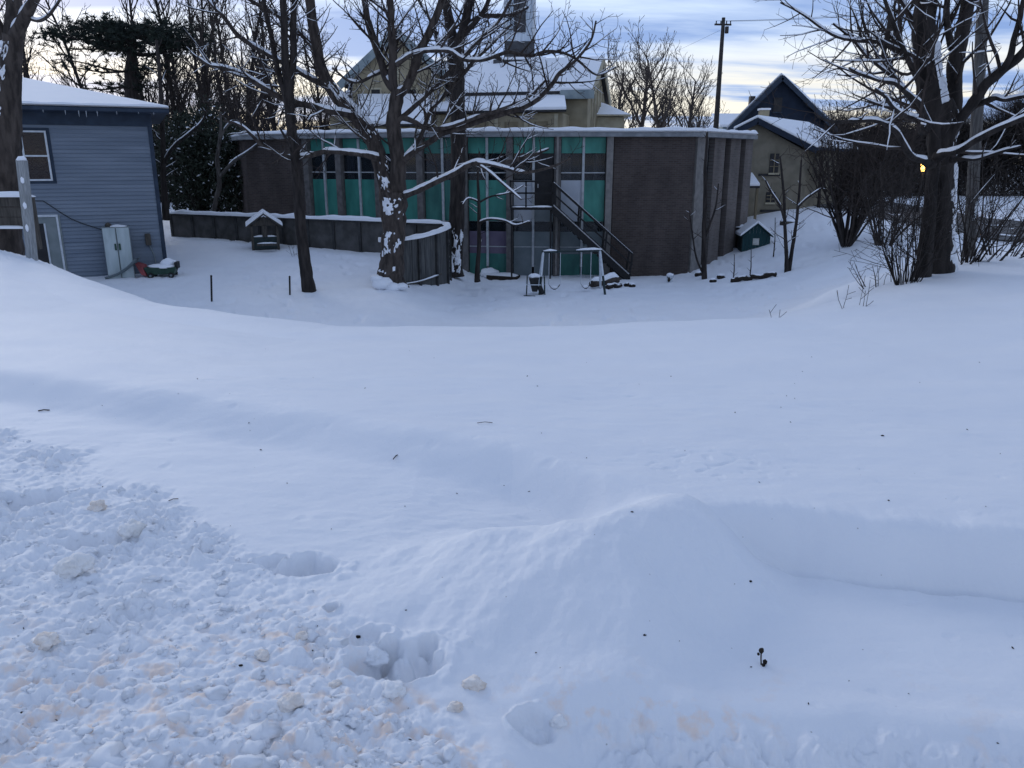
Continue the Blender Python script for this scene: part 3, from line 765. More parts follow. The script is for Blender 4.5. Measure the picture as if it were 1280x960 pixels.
# basement door in a pale frame
s1_, zt_ = hf.px(72, 268); s0_, _ = hf.px(38, 270); zb_ = hf.px(80, 345)[1]
dr = B().box(s0_, s1_ + .05, -.05, -.035, zb_, zt_, hf).build('basement_door', 'cabside', house)
sm = (s0_ + s1_) / 2
for a, b, e, f in ((s0_, s1_, zt_ - .07, zt_), (s1_ - .06, s1_ + .0, zb_, zt_ - .07), (sm - .05, sm, zb_, zt_ - .28)):
    B().box(a, b, -.085, -.052, e, f, hf).build('door_frame', 'frame', dr)
B().box(s0_, sm - .05, -.07, -.051, zb_, zt_ - .28, hf).build('door_leaf', 'slot', dr)
# meter box with conduit, cable sagging along the wall
s_, z_ = hf.px(185, 299)
mb = B().box(s_ - .09, s_ + .09, -.17, -.03, z_ - .2, z_ + .2, hf).build('meter_box', 'wood', house, bevel=.02)
B().tube([hf(s_ + .02, -.07, z_ - .2), hf(s_ + .14, -.07, z_ - .55), hf(s_ + .16, -.07, z_ - 1.2)], .018, 6).build('conduit', 'cabside', mb)
pts = [hf(*(lambda q: (q[0], -.06, q[1]))(hf.px(px, py))) for px, py in ((44, 251), (54, 251), (62, 256), (75, 265), (90, 274), (105, 280), (118, 284), (128, 287))]
B().tube(pts, .014, 5).build('cable', 'black', house)

# ---- metal cabinet against the house
cs, cz = hf.px(136, 352, -.75)
cw = hf.px(170, 352, -.75)[0] - cs; ch = hf.px(150, 284, -.75)[1] - cz
cb0 = hf(cs + cw / 2, -.75, cz - .12)
cabt = thing('metal_cabinet', tuple(cb0), 'tall white two-door metal cabinet standing against the clapboard house', 'cabinet')
B().box(cs, cs + cw, -.72, -.20, cz - .15, cz + ch, hf).build('body', 'cabside', cabt, bevel=.015)
for k in (0, 1):
    a = cs + .015 + k * (cw / 2); d = B().box(a, a + cw / 2 - .035, -.765, -.725, cz - .05, cz + ch - .02, hf).build('door', 'cabinet', cabt, bevel=.012)
    B().box(a + (cw / 2 - .11 if k == 0 else .015), a + (cw / 2 - .05 if k == 0 else .075), -.80, -.767, cz + ch * .58, cz + ch * .70, hf).build('handle', 'greenp', d)
B().blob(hf(cs + cw * .6, -.45, cz + ch), .30, .20, .07, 2, .3, 2, 4).build('snow_cover', 'snow', cabt, smooth=True)
B().blob(hf(cs + .2, -.4, cz + ch + .05), .10, .08, .09, 2, .3, 2, 8).build('snow_lump', 'wood', cabt, smooth=True)

# ---- toy wagon, sled and broken panel beside it
g0 = ground_px(206, 357)
wx = hf.px(208, 350, -.9)[0]
wag = thing('toy_wagon', tuple(hf(wx - .1, -.9, g0.z)), 'dark green toy wagon full of snow at the corner of the clapboard house', 'wagon')
fw = frame(hf(wx - .1, -.9, 0), HA * .4)
zg = gz(fw(0, 0, 0).x, fw(0, 0, 0).y) - .02
tub = B()
P = [(-.42, -.24, .12), (.42, -.24, .12), (.42, .24, .12), (-.42, .24, .12), (-.52, -.30, .36), (.52, -.30, .36), (.52, .30, .36), (-.52, .30, .36)]
tub.add([fw(x, y, zg + z) for x, y, z in P], [(3, 2, 1, 0), (0, 1, 5, 4), (1, 2, 6, 5), (2, 3, 7, 6), (3, 0, 4, 7), (4, 5, 6, 7)])
tub.build('tub', 'greenp', wag, bevel=.02)
B().blob(fw(0, 0, zg + .37), .50, .28, .09, 3, .25, 2, 2).build('snow_load', 'snow', wag, smooth=True)
B().blob(fw(.22, .05, zg + .48), .25, .18, .16, 3, .3, 2, 5).build('snow_heap', 'snow', wag, smooth=True)
B().box(.46, .56, -.20, .20, zg + .30, zg + .52, fw).build('seat_back', 'black', wag, bevel=.02)
for sx in (-.32, .34):
    for sy in (-.27, .27):
        wb = B(); wb.tube([fw(sx, sy - .03, zg + .09), fw(sx, sy + .03, zg + .09)], .10, 12); w_ = wb.build('wheel', 'black', wag)
        B().tube([fw(sx, sy - .035, zg + .09), fw(sx, sy + .035, zg + .09)], .04, 8).build('hub', 'greyp', w_)
rb = B(); rb.add([fw(-.80, -.2, zg + .50), fw(-.55, -.3, zg + .42), fw(-.44, -.3, zg + .08), fw(-.62, -.25, zg + .12), fw(-.78, .2, zg + .52), fw(-.53, .2, zg + .44), fw(-.42, .2, zg + .1), fw(-.60, .2, zg + .14)],
      [(0, 1, 2, 3), (7, 6, 5, 4), (0, 4, 5, 1), (1, 5, 6, 2), (2, 6, 7, 3), (3, 7, 4, 0)])
rbo = rb.build('red_panel_shard', 'redfade', None, bevel=.015); tag(rbo, 'short faded red plastic panel shard leaning against the green toy wagon', 'shard')  # red piece of the broken plastic panel
sled = thing('plastic_sled', tuple(fw(-1.2, 0, zg)), 'grey plastic sled tilted against the cabinet with snow on it', 'sled')
sb = B(); n = 12
for k in range(n + 1):
    t = k / n; x = -1.75 + 1.05 * t; zc_ = zg + .05 + .62 * t - .12 * math.sin(t * 3.1)
    for y, dz in ((-.26, .05), (-.22, -.01), (0, -.03), (.22, -.01), (.26, .05)): sb.v.append(tuple(fw(x, y - .1, zc_ + dz)))
    for y, dz in ((.26, .02), (.22, -.04), (0, -.06), (-.22, -.04), (-.26, .02)): sb.v.append(tuple(fw(x, y - .1, zc_ + dz)))
sb.f = [(k * 10 + j, k * 10 + (j + 1) % 10, (k + 1) * 10 + (j + 1) % 10, (k + 1) * 10 + j) for k in range(n) for j in range(10)] + [tuple(range(9, -1, -1)), tuple(n * 10 + j for j in range(10))]
sb.build('shell', 'greyp', sled, smooth=True)
snow_ridge([fw(-1.6, -.1, zg + .06), fw(-1.2, -.1, zg + .25), fw(-.78, -.1, zg + .56)], .40, .05, 'snow_cover', sled, 6)
B().tube([fw(-.72, -.3, zg + .62), fw(-.70, -.1, zg + .66), fw(-.72, .12, zg + .62)], .012, 5).build('rope', 'black', sled)

# ---- low wooden rail, grey post and red shovel at the left edge
lf = frame(at(0, 260, 16.6), R(3))
rail = thing('plank_fence', tuple(lf(0, 0, gz(lf(0, 0, 0).x, 16.6) - .1)), 'dark plank fence capped with snow at the left edge by the grey post', 'fence')
se, ztop = lf.px(41, 246); zlo = lf.px(20, 284)[1]
for k in range(3):
    h = (ztop - zlo) / 3
    B().box(-3.2, se - .03, 0, .045, zlo + k * h + .008, zlo + (k + 1) * h - .008, lf).build('plank', 'wood', rail, bevel=.006)
B().box(se - .09, se, -.05, .07, zlo - .45, ztop - .01, lf).build('post', 'wood', rail)
snow_ridge([lf(-3.2, .02, ztop), lf(se + .02, .02, ztop)], .17, .09, 'snow_cap', rail, 2)
snow_ridge([lf(-3.2, -.03, zlo - .02), lf(se - .12, -.03, zlo - .02)], .16, .05, 'bottom_snow', rail, 9)
pf = frame(at(35, 300, 15.8), R(0))
pb, pt = at(38, 312, 15.8), at(27, 200, 15.8)
gp = thing('grey_post', tuple(pb), 'weathered grey square post with a cap of snow beside the plank fence', 'post')
B().bar(pb - Vector((0, 0, .35)), pt, .16, .14).build('shaft', 'woodgrey', gp, bevel=.012)
B().blob(pt, .10, .09, .08, 2, .3, 2, 3, cut=-.01).build('snow_cap', 'snow', gp, smooth=True)
for zz in (.25, .5, .78):
    q = pb.lerp(pt, zz); B().blob(q + Vector((.02, -.075, 0)), .035, .015, .07, 2, .4, 2, zz * 10).build('snow_fleck', 'snow', gp, smooth=True)
rs = ground_px(20, 303)
rsv = thing('red_shovel', tuple(rs), 'red plastic shovel blade stuck in the snow near the grey post', 'shovel')
b = B(); n = 6
for k in range(n + 1):
    a = -.5 + k / n
    for zz in (-.04, .24): b.v.append(tuple(rs + Vector((a * .22, -.05 * (1 - 4 * a * a) + zz * .2, zz + .06 * a))))
    for zz in (-.04, .24): b.v.append(tuple(rs + Vector((a * .22, -.05 * (1 - 4 * a * a) + zz * .2 + .015, zz + .06 * a))))
for k in range(n):
    i = k * 4; j = i + 4
    b.f += [(i, j, j + 1, i + 1), (i + 2, i + 3, j + 3, j + 2), (i + 1, j + 1, j + 3, i + 3), (i, i + 2, j + 2, j)]
b.f += [(0, 1, 3, 2), (n * 4, n * 4 + 2, n * 4 + 3, n * 4 + 1)]
b.build('blade', 'red', rsv, smooth=False)
B().tube([rs + Vector((0, 0, .1)), rs + Vector((.16, .10, -.02)), rs + Vector((.30, .2, -.10))], .018, 6).build('handle', 'redfade', rsv)

# ---- two thin stakes on the lawn
for px, py, top_, lab in ((264, 377, 345, 'thin black stake standing alone on the lawn right of the house'), (362, 369, 346, 'short thin black stake just left of the slender dark tree')):
    g = ground_px(px, py); t = at(px, top_, g.y)
    st = thing('garden_stake', tuple(g), lab, 'stake', 'thin stakes on the lawn')
    B().tube([g - Vector((0, 0, .2)), t], .028, 6).build('rod', 'iron', st)
    B().blob(t, .035, .035, .035, 1, 0).build('cap', 'iron', st)

# ================================================================== panel wall, curved plank fence
wA, wB = at(213, 265, 37.0), at(556, 280, 30.6)
WZ = -2.25
wall = thing('panel_wall', (wA.x, wA.y, -4.2), 'long low wall of dark panels capped with snow in front of the brick building', 'wall')
wf = frame((wA.x, wA.y), math.atan2(wB.y - wA.y, wB.x - wA.x)); WL = (Vector((wB.x, wB.y)) - Vector((wA.x, wA.y))).length
npan = 11
for k in range(npan):
    a, b = WL * k / npan, WL * (k + 1) / npan
    B().box(a + .03, b - .03, .004 * (k % 3), .10, -4.6, WZ - .08, wf).build('panel', 'wallpl', wall)
    B().box(a - .06, a + .06, -.05, .12, -4.6, WZ - .07, wf).build('post', 'cap', wall)
B().box(-.1, WL + .05, -.08, .16, WZ - .075, WZ, wf).build('cap_rail', 'cap', wall)
snow_ridge([wf(-.1, .04, WZ), wf(WL * .4, .04, WZ), wf(WL, .04, WZ)], .26, .15, 'snow_cap', wall, 5)
cf = [Vector((wB.x, wB.y, 0)), Vector((-2.35, 29.4, 0)), Vector((-2.45, 28.2, 0)), Vector((-2.75, 27.2, 0)), Vector((-3.2, 26.4, 0)), Vector((-3.75, 25.9, 0)), Vector((-4.3, 25.7, 0))]
cfz = [-2.25, -2.27, -2.31, -2.36, -2.42, -2.45, -2.46]
def catmull(P, n=6):
    out = []
    for i in range(len(P) - 1):
        p0, p1, p2, p3 = P[max(i - 1, 0)], P[i], P[i + 1], P[min(i + 2, len(P) - 1)]
        for k in range(n):
            t = k / n
            out.append(.5 * ((2 * p1) + (p2 - p0) * t + (2 * p0 - 5 * p1 + 4 * p2 - p3) * t * t + (3 * p1 - p0 - 3 * p2 + p3) * t ** 3))
    out.append(P[-1]); return out
cpath = catmull([Vector((p.x, p.y, z)) for p, z in zip(cf, cfz)], 8)
cfen = thing('curved_plank_fence', (cpath[24].x, cpath[24].y, -4.2), 'curved fence of dark upright planks with a snowy rim beside the forked tree', 'fence')
acc = 0; last = cpath[0]; run = [last]
npl = 0
for p in cpath[1:]:
    run.append(p)
    if (p - last).length > .30:
        d = (p - last); fr = frame(last, math.atan2(d.y, d.x)); L = Vector((d.x, d.y)).length
        B().box(.012, L - .012, -.02 - .01 * (npl % 2), .03, -4.75, last.z - .02, fr).build('plank', 'fencepl', cfen, bevel=.006)
        if npl % 3 == 0: B().box(-.05, .05, .035, .11, -4.75, last.z, fr).build('upright', 'cap', cfen)
        last = p; npl += 1
snow_ridge([p for p in cpath[::3]] + [cpath[-1]], .24, .12, 'snow_rim', cfen, 12)
B().tube([p + Vector((.10, -.09, -1.42)) for p in cpath[20:]], .03, 6).build('lower_rail', 'wood', cfen)
snow_ridge([p + Vector((.10, -.09, -1.40)) for p in cpath[22::4]], .07, .03, 'rail_snow', cfen, 14)

# ---- small play shelter on the lawn
g = at(332, 306, 33.0); g.z = gz(g.x, g.y) ; zz = zat(304, 33)
ps = thing('play_shelter', (g.x, g.y, zz), 'little wooden play shelter with a gabled snowy roof on the lawn', 'shelter')
pf2 = frame((g.x, g.y), R(18))
for sx in (-.5, .5):
    for sy in (-.4, .4): B().box(sx - .05, sx + .05, sy - .05, sy + .05, zz - .3, zz + .72, pf2).build('post', 'wood', ps)
B().box(-.52, .52, -.42, .42, zz - .2, zz + .30, pf2).build('base_box', 'darkgreen', ps, bevel=.02)
B().box(-.10, .10, -.46, -.40, zz + .3, zz + .72, pf2).build('centre_board', 'wood', ps)
for sgn in (-1, 1):
    for nm, m, up, th in (('roof_board', 'wood', 0, .05), ('roof_snow', 'snow', .06, .13)):
        P = [pf2(0, -.6, zz + 1.18 + up), pf2(sgn * .72, -.6, zz + .66 + up), pf2(sgn * .72, .6, zz + .66 + up), pf2(0, .6, zz + 1.18 + up)]
        if sgn > 0: P = P[::-1]
        B().prism(P, (0, 0, th)).build(nm, m, ps, bevel=.03 if nm == 'roof_snow' else 0)
B().prism([pf2(-.48, -.42, zz + .74), pf2(.48, -.42, zz + .74), pf2(0, -.42, zz + 1.12)], (0, .03, 0)).build('gable_board', 'wood', ps)
snow_ridge([pf2(-.45, -.36, zz + .3), pf2(.45, -.36, zz + .3)], .16, .07, 'ledge_snow', ps, 4)
bq = ground_px(335, 305)
bdo = tag(B().box(-.35, .45, -.95, -.75, zz - .02, zz + .07, pf2).build('loose_board', 'wood', None, bevel=.01), 'low snowy board lying in front of the play shelter', 'board')
snow_ridge([pf2(-.33, -.85, zz + .07), pf2(.43, -.85, zz + .07)], .18, .06, 'snow_cap', bdo, 8)

# ================================================================== swing set and things in the yard
ga = ground_px(680, 366); gb_ = ground_px(755, 367)
YSW = 28.2
tA, tB = at(679, 315, YSW), at(750, 313, YSW)
sw = thing('swing_set', ((tA.x + tB.x) / 2, YSW, gz(tA.x, YSW)), 'pale metal swing set with two swings in front of the iron stair', 'swing set')
B().tube([tA - Vector((.05, 0, 0)), tB + Vector((.05, 0, 0))], .045, 8).build('top_beam', 'darkgreen', sw)
for T_, sx in ((tA, -.15), (tB, .15)):
    for sy in (-.8, .8):
        q = Vector((T_.x + sx, YSW + sy, 0)); q.z = gz(q.x, q.y) - .1
        m_ = T_.lerp(q, .55)
        leg = B().tube([T_, m_ if sy < 0 else q], .042, 8).build('leg', 'galv', sw)
        if sy < 0: B().tube([m_, q], .043, 8).build('leg_foot', 'darkgreen', leg)
snow_ridge([tA + Vector((0, 0, .035)), tA.lerp(tB, .24) + Vector((0, 0, .035))], .09, .06, 'beam_snow', sw, 3)
snow_ridge([tA.lerp(tB, .58) + Vector((0, 0, .035)), tB + Vector((.06, 0, .035))], .09, .07, 'beam_snow', sw, 5)
for px0, px1, py in ((686, 700, 359), (726, 738, 358)):
    s0, s1 = at(px0, py - 3, YSW), at(px1, py - 3, YSW); c = (s0 + s1) / 2
    seat = B(); n = 10
    for k in range(n + 1):
        t = k / n; x = s0.x + (s1.x - s0.x) * t; z = s0.z - .17 * math.sin(math.pi * t)
        for y in (-.07, .07):
            for dz in (0, .02): seat.v.append((x, YSW + y, z + dz))
    for k in range(n):
        i, j = k * 4, k * 4 + 4
        seat.f += [(i, i + 2, j + 2, j), (i + 1, j + 1, j + 3, i + 3), (i, j, j + 1, i + 1), (i + 2, i + 3, j + 3, j + 2)]
    so = seat.build('seat', 'black', sw)
    for p in (s0, s1):
        B().tube([p, Vector((p.x, YSW, tA.z + (tB.z - tA.z) * (p.x - tA.x) / (tB.x - tA.x)))], .012, 5).build('chain', 'galv', so)
    B().blob(c - Vector((0, 0, .10)), (s1.x - s0.x) * .42, .07, .06, 2, .2, 2, px0).build('seat_snow', 'snow', so, smooth=True)

# toddler chair by the swing set
hg = ground_px(668, 368); hy = hg.y
k_ = thing('toddler_chair', tuple(hg), 'small dark toddler chair on a metal frame left of the swings', 'chair')
xl, xr = at(658, 360, hy).x, at(681, 360, hy).x; zt2 = at(660, 345, hy).z
for xx in (xl, xr):
    for dy in (-.22, .22): B().tube([(xx, hy + dy, hg.z - .08), (xx + (.03 if xx == xl else -.02), hy + dy * .8, zt2)], .020, 6).build('leg', 'darkgreen', k_)
    B().tube([(xx, hy - .22, hg.z + .38), (xx, hy + .22, hg.z + .38)], .018, 6).build('side_rail', 'galv', k_)
for zz3 in (.36,): B().tube([(xl, hy - .2, hg.z + zz3), (xr - .15, hy - .2, hg.z + zz3)], .018, 6).build('front_rail', 'galv', k_)
b = B(); b.add([(xl + .08, hy - .18, zt2 - .06), (xr - .22, hy - .18, zt2 - .06), (xr - .18, hy + .18, zt2 + .02), (xl + .08, hy + .18, zt2 + .02), (xl + .20, hy - .14, hg.z + .1), (xr - .26, hy - .14, hg.z + .1), (xr - .26, hy + .14, hg.z + .12), (xl + .20, hy + .14, hg.z + .12)],
    [(0, 1, 2, 3)[::-1], (4, 5, 6, 7), (0, 4, 5, 1)[::-1], (1, 5, 6, 2)[::-1], (2, 6, 7, 3)[::-1], (3, 7, 4, 0)[::-1]])
b.build('seat', 'black', k_, bevel=.03)
B().blob(((xl + xr) / 2 - .06, hy, zt2 - .0), .22, .17, .09, 2, .3, 2, 3).build('seat_snow', 'snow', k_, smooth=True)
B().tube([(xr - .2, hy - .1, hg.z + .30), (xr - .08, hy - .12, hg.z + .02)], .09, 8).build('foot_board', 'black', k_)
B().tube([(xl - .1, hy - .35, hg.z + .01), (xl + .30, hy - .45, hg.z + .01)], .018, 5).build('ground_bar', 'darkgreen', k_)

# low sandbox edge
sg = ground_px(627, 350)
sbx = thing('sandbox', tuple(sg), 'low dark sandbox edge poking out of the snow behind the sapling', 'sandbox')
xa, xb = at(608, 348, sg.y).x, at(646, 348, sg.y).x
B().prism([(xa, sg.y, sg.z - .1), (xb, sg.y - .35, sg.z - .1), (xb, sg.y - .35, sg.z + .14), (xa, sg.y, sg.z + .18)], (0, .08, 0)).build('board', 'soil', sbx)
B().prism([(xb, sg.y - .35, sg.z - .1), (xb + .15, sg.y + .7, sg.z - .1), (xb + .15, sg.y + .7, sg.z + .1), (xb, sg.y - .35, sg.z + .14)], (-.08, 0, 0)).build('board', 'soil', sbx)
B().blob(((xa + xb) / 2, sg.y + .45, sg.z + .08), .72, .55, .14, 3, .25, 1.5, 2).build('snow_fill', 'snow', sbx, smooth=True)
B().blob((xa + .1, sg.y + 1.2, sg.z + .12), .40, .3, .2, 3, .3, 2, 12).build('snow_heap', 'snow', sbx, smooth=True)

# driftwood logs and stones under the stair
def logthing(p0, p1, r, m, lab, seed, snow=.05, nm='log', grp=None):
    p0, p1 = Vector(p0), Vector(p1)
    t = thing(nm, tuple((p0 + p1) / 2 - Vector((0, 0, r))), lab, nm.split('_')[-1], grp)
    pts = [p0.lerp(p1, k / 7) + Vector((0, 0, .03 * math.sin(k * 1.3 + seed))) for k in range(8)]
    B().tube(pts, [r * (.8 + .3 * math.sin(k * .9 + seed) ** 2) for k in range(8)], 10, .25, seed).build('stem', m, t, smooth=True)
    if snow: snow_ridge([p + Vector((0, .02, r * .72)) for p in pts], r * 1.7, snow, 'snow_cap', t, seed)
    return t
lg = ground_px(752, 360)
logthing((at(739, 357, lg.y).x, lg.y, lg.z + .12), (at(772, 350, lg.y + .8).x, lg.y + .8, lg.z + .22), .13, 'redfade' if False else 'bark', 'reddish brown log under a thick snow cover at the foot of the stair', 1, .18)
logthing((at(757, 361, lg.y - .2).x, lg.y - .2, lg.z + .06), (at(777, 357, lg.y).x, lg.y, lg.z + .10), .07, 'barkdark', 'thin dark branch lying in the snow right of the swing set', 4, .02)
for px, py, lab in ((762, 360, 'snow topped dark stone beside the swing set leg'), (784, 358, 'small dark stone half buried below the foot of the stair'), (790, 359, 'tiny flat stone at the foot of the stair, rightmost of the two')):
    g = ground_px(px, py); st = thing('stone', tuple(g), lab, 'stone')
    B().blob(g + Vector((0, 0, .05)), .14, .12, .10, 2, .35, 1.8, px).build('rock', 'soil', st, smooth=True)
    B().blob(g + Vector((0, .02, .12)), .12, .11, .05, 2, .25, 1.8, px + 1).build('snow_cap', 'snow', st, smooth=True)
# snowy bucket near the brick corner
g = ground_px(837, 353); bk = thing('bucket', tuple(g), 'pale bucket heaped with snow in front of the brick corner', 'bucket')
B().tube([g + Vector((0, 0, -.05)), g + Vector((.01, 0, .28))], [.11, .14], 14).build('pail', 'galv', bk)
B().tube([g + Vector((-.13, -.05, .22)), g + Vector((0, -.17, .12)), g + Vector((.13, -.05, .22))], .012, 5).build('handle', 'black', bk)
B().blob(g + Vector((0, 0, .28)), .15, .14, .09, 2, .3, 2, 4).build('snow_heap', 'snow', bk, smooth=True)
B().blob(g + Vector((-.05, -.11, .12)), .06, .04, .10, 2, .3, 2, 4).build('dark_patch', 'soil', bk, smooth=True)
# logs and stones by the brick corner
for (xa_, ya_, xb_, yb_), r, lab, s_ in (((913, 353, 940, 350), .10, 'dark rotten log below the blue green playhouse, left piece', 3), ((938, 350, 970, 346), .09, 'dark rotten log below the blue green playhouse, right piece', 7)):
    p = ground_px(xa_, ya_); q = ground_px(xb_, yb_); logthing(p + Vector((0, 0, .08)), q + Vector((0, 0, .08)), r, 'soil', lab, s_, .03)
for px, py, r, lab in ((891, 353, .14, 'round dark stone in the snow near the sapling at the brick corner'), (901, 348, .17, 'flat dark stone with snow near the brick corner'), (874, 345, .2, 'snow capped stump at the foot of the brick corner')):
    g = ground_px(px, py); st = thing('stone' if 'stone' in lab else 'stump', tuple(g), lab, 'stone' if 'stone' in lab else 'stump')
    B().blob(g + Vector((0, 0, .04)), r, r * .8, r * .6, 2, .3, 1.8, px).build('rock' if 'stone' in lab else 'wood_block', 'soil', st, smooth=True)
    B().blob(g + Vector((0, .04, .04 + r * .5)), r * .9, r * .8, r * .4, 2, .3, 1.8, px + 3).build('snow_cap', 'snow', st, smooth=True)

# ---- blue green playhouse
phy = 36.0
pg = at(944, 315, phy); zz = pg.z
ph = thing('playhouse', (pg.x, phy, zz), 'blue green wooden playhouse with a pale window and snowy gabled roof', 'playhouse')
pp = frame((pg.x, phy), R(-6)); hw = .60
whn = at(944, 295, phy).z - zz; wha = at(944, 280, phy).z - zz
# front boards around a window opening
nb = 8
for k in range(nb):
    a, b_ = -hw + 2 * hw * k / nb, -hw + 2 * hw * (k + 1) / nb
    def rt(x): return zz + whn + (wha - whn) * (1 - abs(x) / hw)
    segs = [(zz - .2, None)]
    if k in (3, 4):
        B().prism([pp(a + .004, 0, zz - .2), pp(b_ - .004, 0, zz - .2), pp(b_ - .004, 0, zz + .30), pp(a + .004, 0, zz + .30)], pp(0, .03, 0) - pp(0, 0, 0)).build('board', 'blueplay', ph)
        B().prism([pp(a + .004, 0, zz + .62), pp(b_ - .004, 0, zz + .62), pp(b_ - .004, 0, rt(b_)), pp(a + .004, 0, rt(a))], pp(0, .03, 0) - pp(0, 0, 0)).build('board', 'blueplay', ph)
    else:
        B().prism([pp(a + .004, 0, zz - .2), pp(b_ - .004, 0, zz - .2), pp(b_ - .004, 0, rt(b_)), pp(a + .004, 0, rt(a))], pp(0, .03, 0) - pp(0, 0, 0)).build('board', 'blueplay', ph)
B().box(-.14, .14, .02, .04, zz + .31, zz + .61, pp).build('window', 'paper', ph)
for sx in (-1, 1): B().box(sx * hw - .02, sx * hw + .02, .031, 1.3, zz - .2, zz + whn - .02, pp).build('side_wall', 'darkgreen', ph)
B().box(-hw, hw, 1.25, 1.29, zz - .2, zz + whn, pp).build('back_wall', 'darkgreen', ph)
for sgn in (-1, 1):
    for nm, m, up, th in (('roof_board', 'blueplay', .01, .03), ('roof_snow', 'snow', .045, .12)):
        e = hw + .13; P = [pp(0, -.14, zz + wha + up), pp(sgn * e, -.14, zz + whn - .06 + up), pp(sgn * e, 1.4, zz + whn - .06 + up), pp(0, 1.4, zz + wha + up)]
        if sgn > 0: P = P[::-1]
        B().prism(P, (0, 0, th)).build(nm, m, ph, bevel=.03 if nm == 'roof_snow' else 0)
# bin, crate and cooler behind
for px, py, Y, w, h, d, m, nm, lab, cat in ((929, 305, 37.2, .55, .75, .5, 'black', 'storage_bin', 'black storage bin with snow on it left of the playhouse', 'bin'), (990, 291, 40, .9, .55, .5, 'wood', 'wooden_crate', 'brown wooden crate with snow behind the two-stemmed sapling', 'crate'), (1003, 289, 40.3, .55, .42, .45, 'red', 'cooler_box', 'red and white cooler box next to the brown crate', 'cooler')):
    p = at(px, py, Y); t = thing(nm, tuple(p), lab, cat); f_ = frame((p.x, Y), R(10))
    B().box(-w / 2, w / 2, 0, d, p.z - .3, p.z + h, f_).build('body', m, t, bevel=.03)
    if nm == 'cooler_box': B().box(-w / 2 - .01, w / 2 + .01, -.012, d + .01, p.z + h * .35, p.z + h * .55, f_).build('white_band', 'frame', t)
    if nm == 'wooden_crate':
        for q in (.28, .62): B().box(-w / 2 - .01, w / 2 + .01, -.02, -.004, p.z + h * q, p.z + h * q + .03, f_).build('slat_gap', 'soil', t)
    B().blob(f_(0, d / 2, p.z + h), w * .52, d * .5, .12, 3, .2, 1.5, px, cut=-.01).build('snow_cap', 'snow', t, smooth=True)

# ================================================================== church behind
GZ = -4.4
ch_ = thing('stone_church', (0, 62, GZ), 'cream stone church with steep snowy roofs and a grey steeple behind the brick building', 'church')
def slab(P, th, name, m, bev=0, parent=None):
    """roof plane given by its outline; thickness added upwards along z"""
    return B().prism([Vector(p) for p in P], (0, 0, th)).build(name, m, parent or ch_, bevel=bev)
# gabled wing facing the viewer
YG = 57.0
apx, eL, eR = at(496, 38, YG), at(434, 96, YG), at(561, 99, YG)
eL.z = eR.z = (eL.z + eR.z) / 2
B().prism([(eL.x + .3, YG, GZ), (eR.x - .3, YG, GZ), (eR.x - .3, YG, eR.z), (apx.x, YG, apx.z - .25), (eL.x + .3, YG, eL.z)], (0, .5, 0)).build('gable_wall', 'cream', ch_)
B().box(eL.x + .35, eR.x - .35, YG + .5, 70, GZ, eL.z - .1).build('wing_wall', 'cream', ch_)
for e, sg in ((eL, -1), (eR, 1)):
    dx = (e.x - apx.x); P = [(apx.x, YG - .35, apx.z - .12), (e.x + sg * .5, YG - .35, e.z - .5), (e.x + sg * .5, 70, e.z - .5), (apx.x, 70, apx.z - .12)]
    if sg > 0: P = P[::-1]
    slab(P, .14, 'roof', 'slot'); slab([(p[0], p[1] + (.05 if p[1] < 60 else 0), p[2] + .145) for p in P], .2, 'roof_snow', 'snow', .05)
    B().bar(Vector((apx.x, YG - .42, apx.z - .16)), Vector((e.x + sg * .5, YG - .42, e.z - .56)), .10, .50).build('bargeboard', 'barge', ch_)
# tall windows in the gable
for cx0, w, h0, h1 in ((470, 10, 112, 128), (515, 10, 112, 128), (492, 8, 80, 98)):
    p, q = at(cx0 - w / 2, h1, YG), at(cx0 + w / 2, h0, YG)
    wn_ = B().box(p.x - .12, q.x + .12, YG - .06, YG + .02, p.z - .12, q.z + .12).build('window', 'creamtrim', ch_)
    B().box(p.x, q.x, YG - .075, YG - .065, p.z, q.z).build('pane', 'slot', wn_)
# low lean-to porch in front of the wing
p0, p1 = at(446, 112, YG), at(541, 118, YG); q0, q1 = at(452, 158, YG - 4), at(540, 158, YG - 4)
slab([(q0.x, YG - 4.2, q0.z), (q1.x, YG - 4.2, q0.z), (p1.x, YG - .1, p1.z - .3), (p0.x, YG - .1, p1.z - .3)], .12, 'porch_roof', 'slot')
slab([(q0.x + .05, YG - 4.2, q0.z + .125), (q1.x - .05, YG - 4.2, q0.z + .125), (p1.x - .05, YG - .1, p1.z - .17), (p0.x + .05, YG - .1, p1.z - .17)], .22, 'porch_snow', 'snow', .06)
B().box(q0.x + .4, q1.x - .4, YG - 3.8, YG - .05, GZ, q0.z - .02).build('porch_wall', 'cream', ch_)
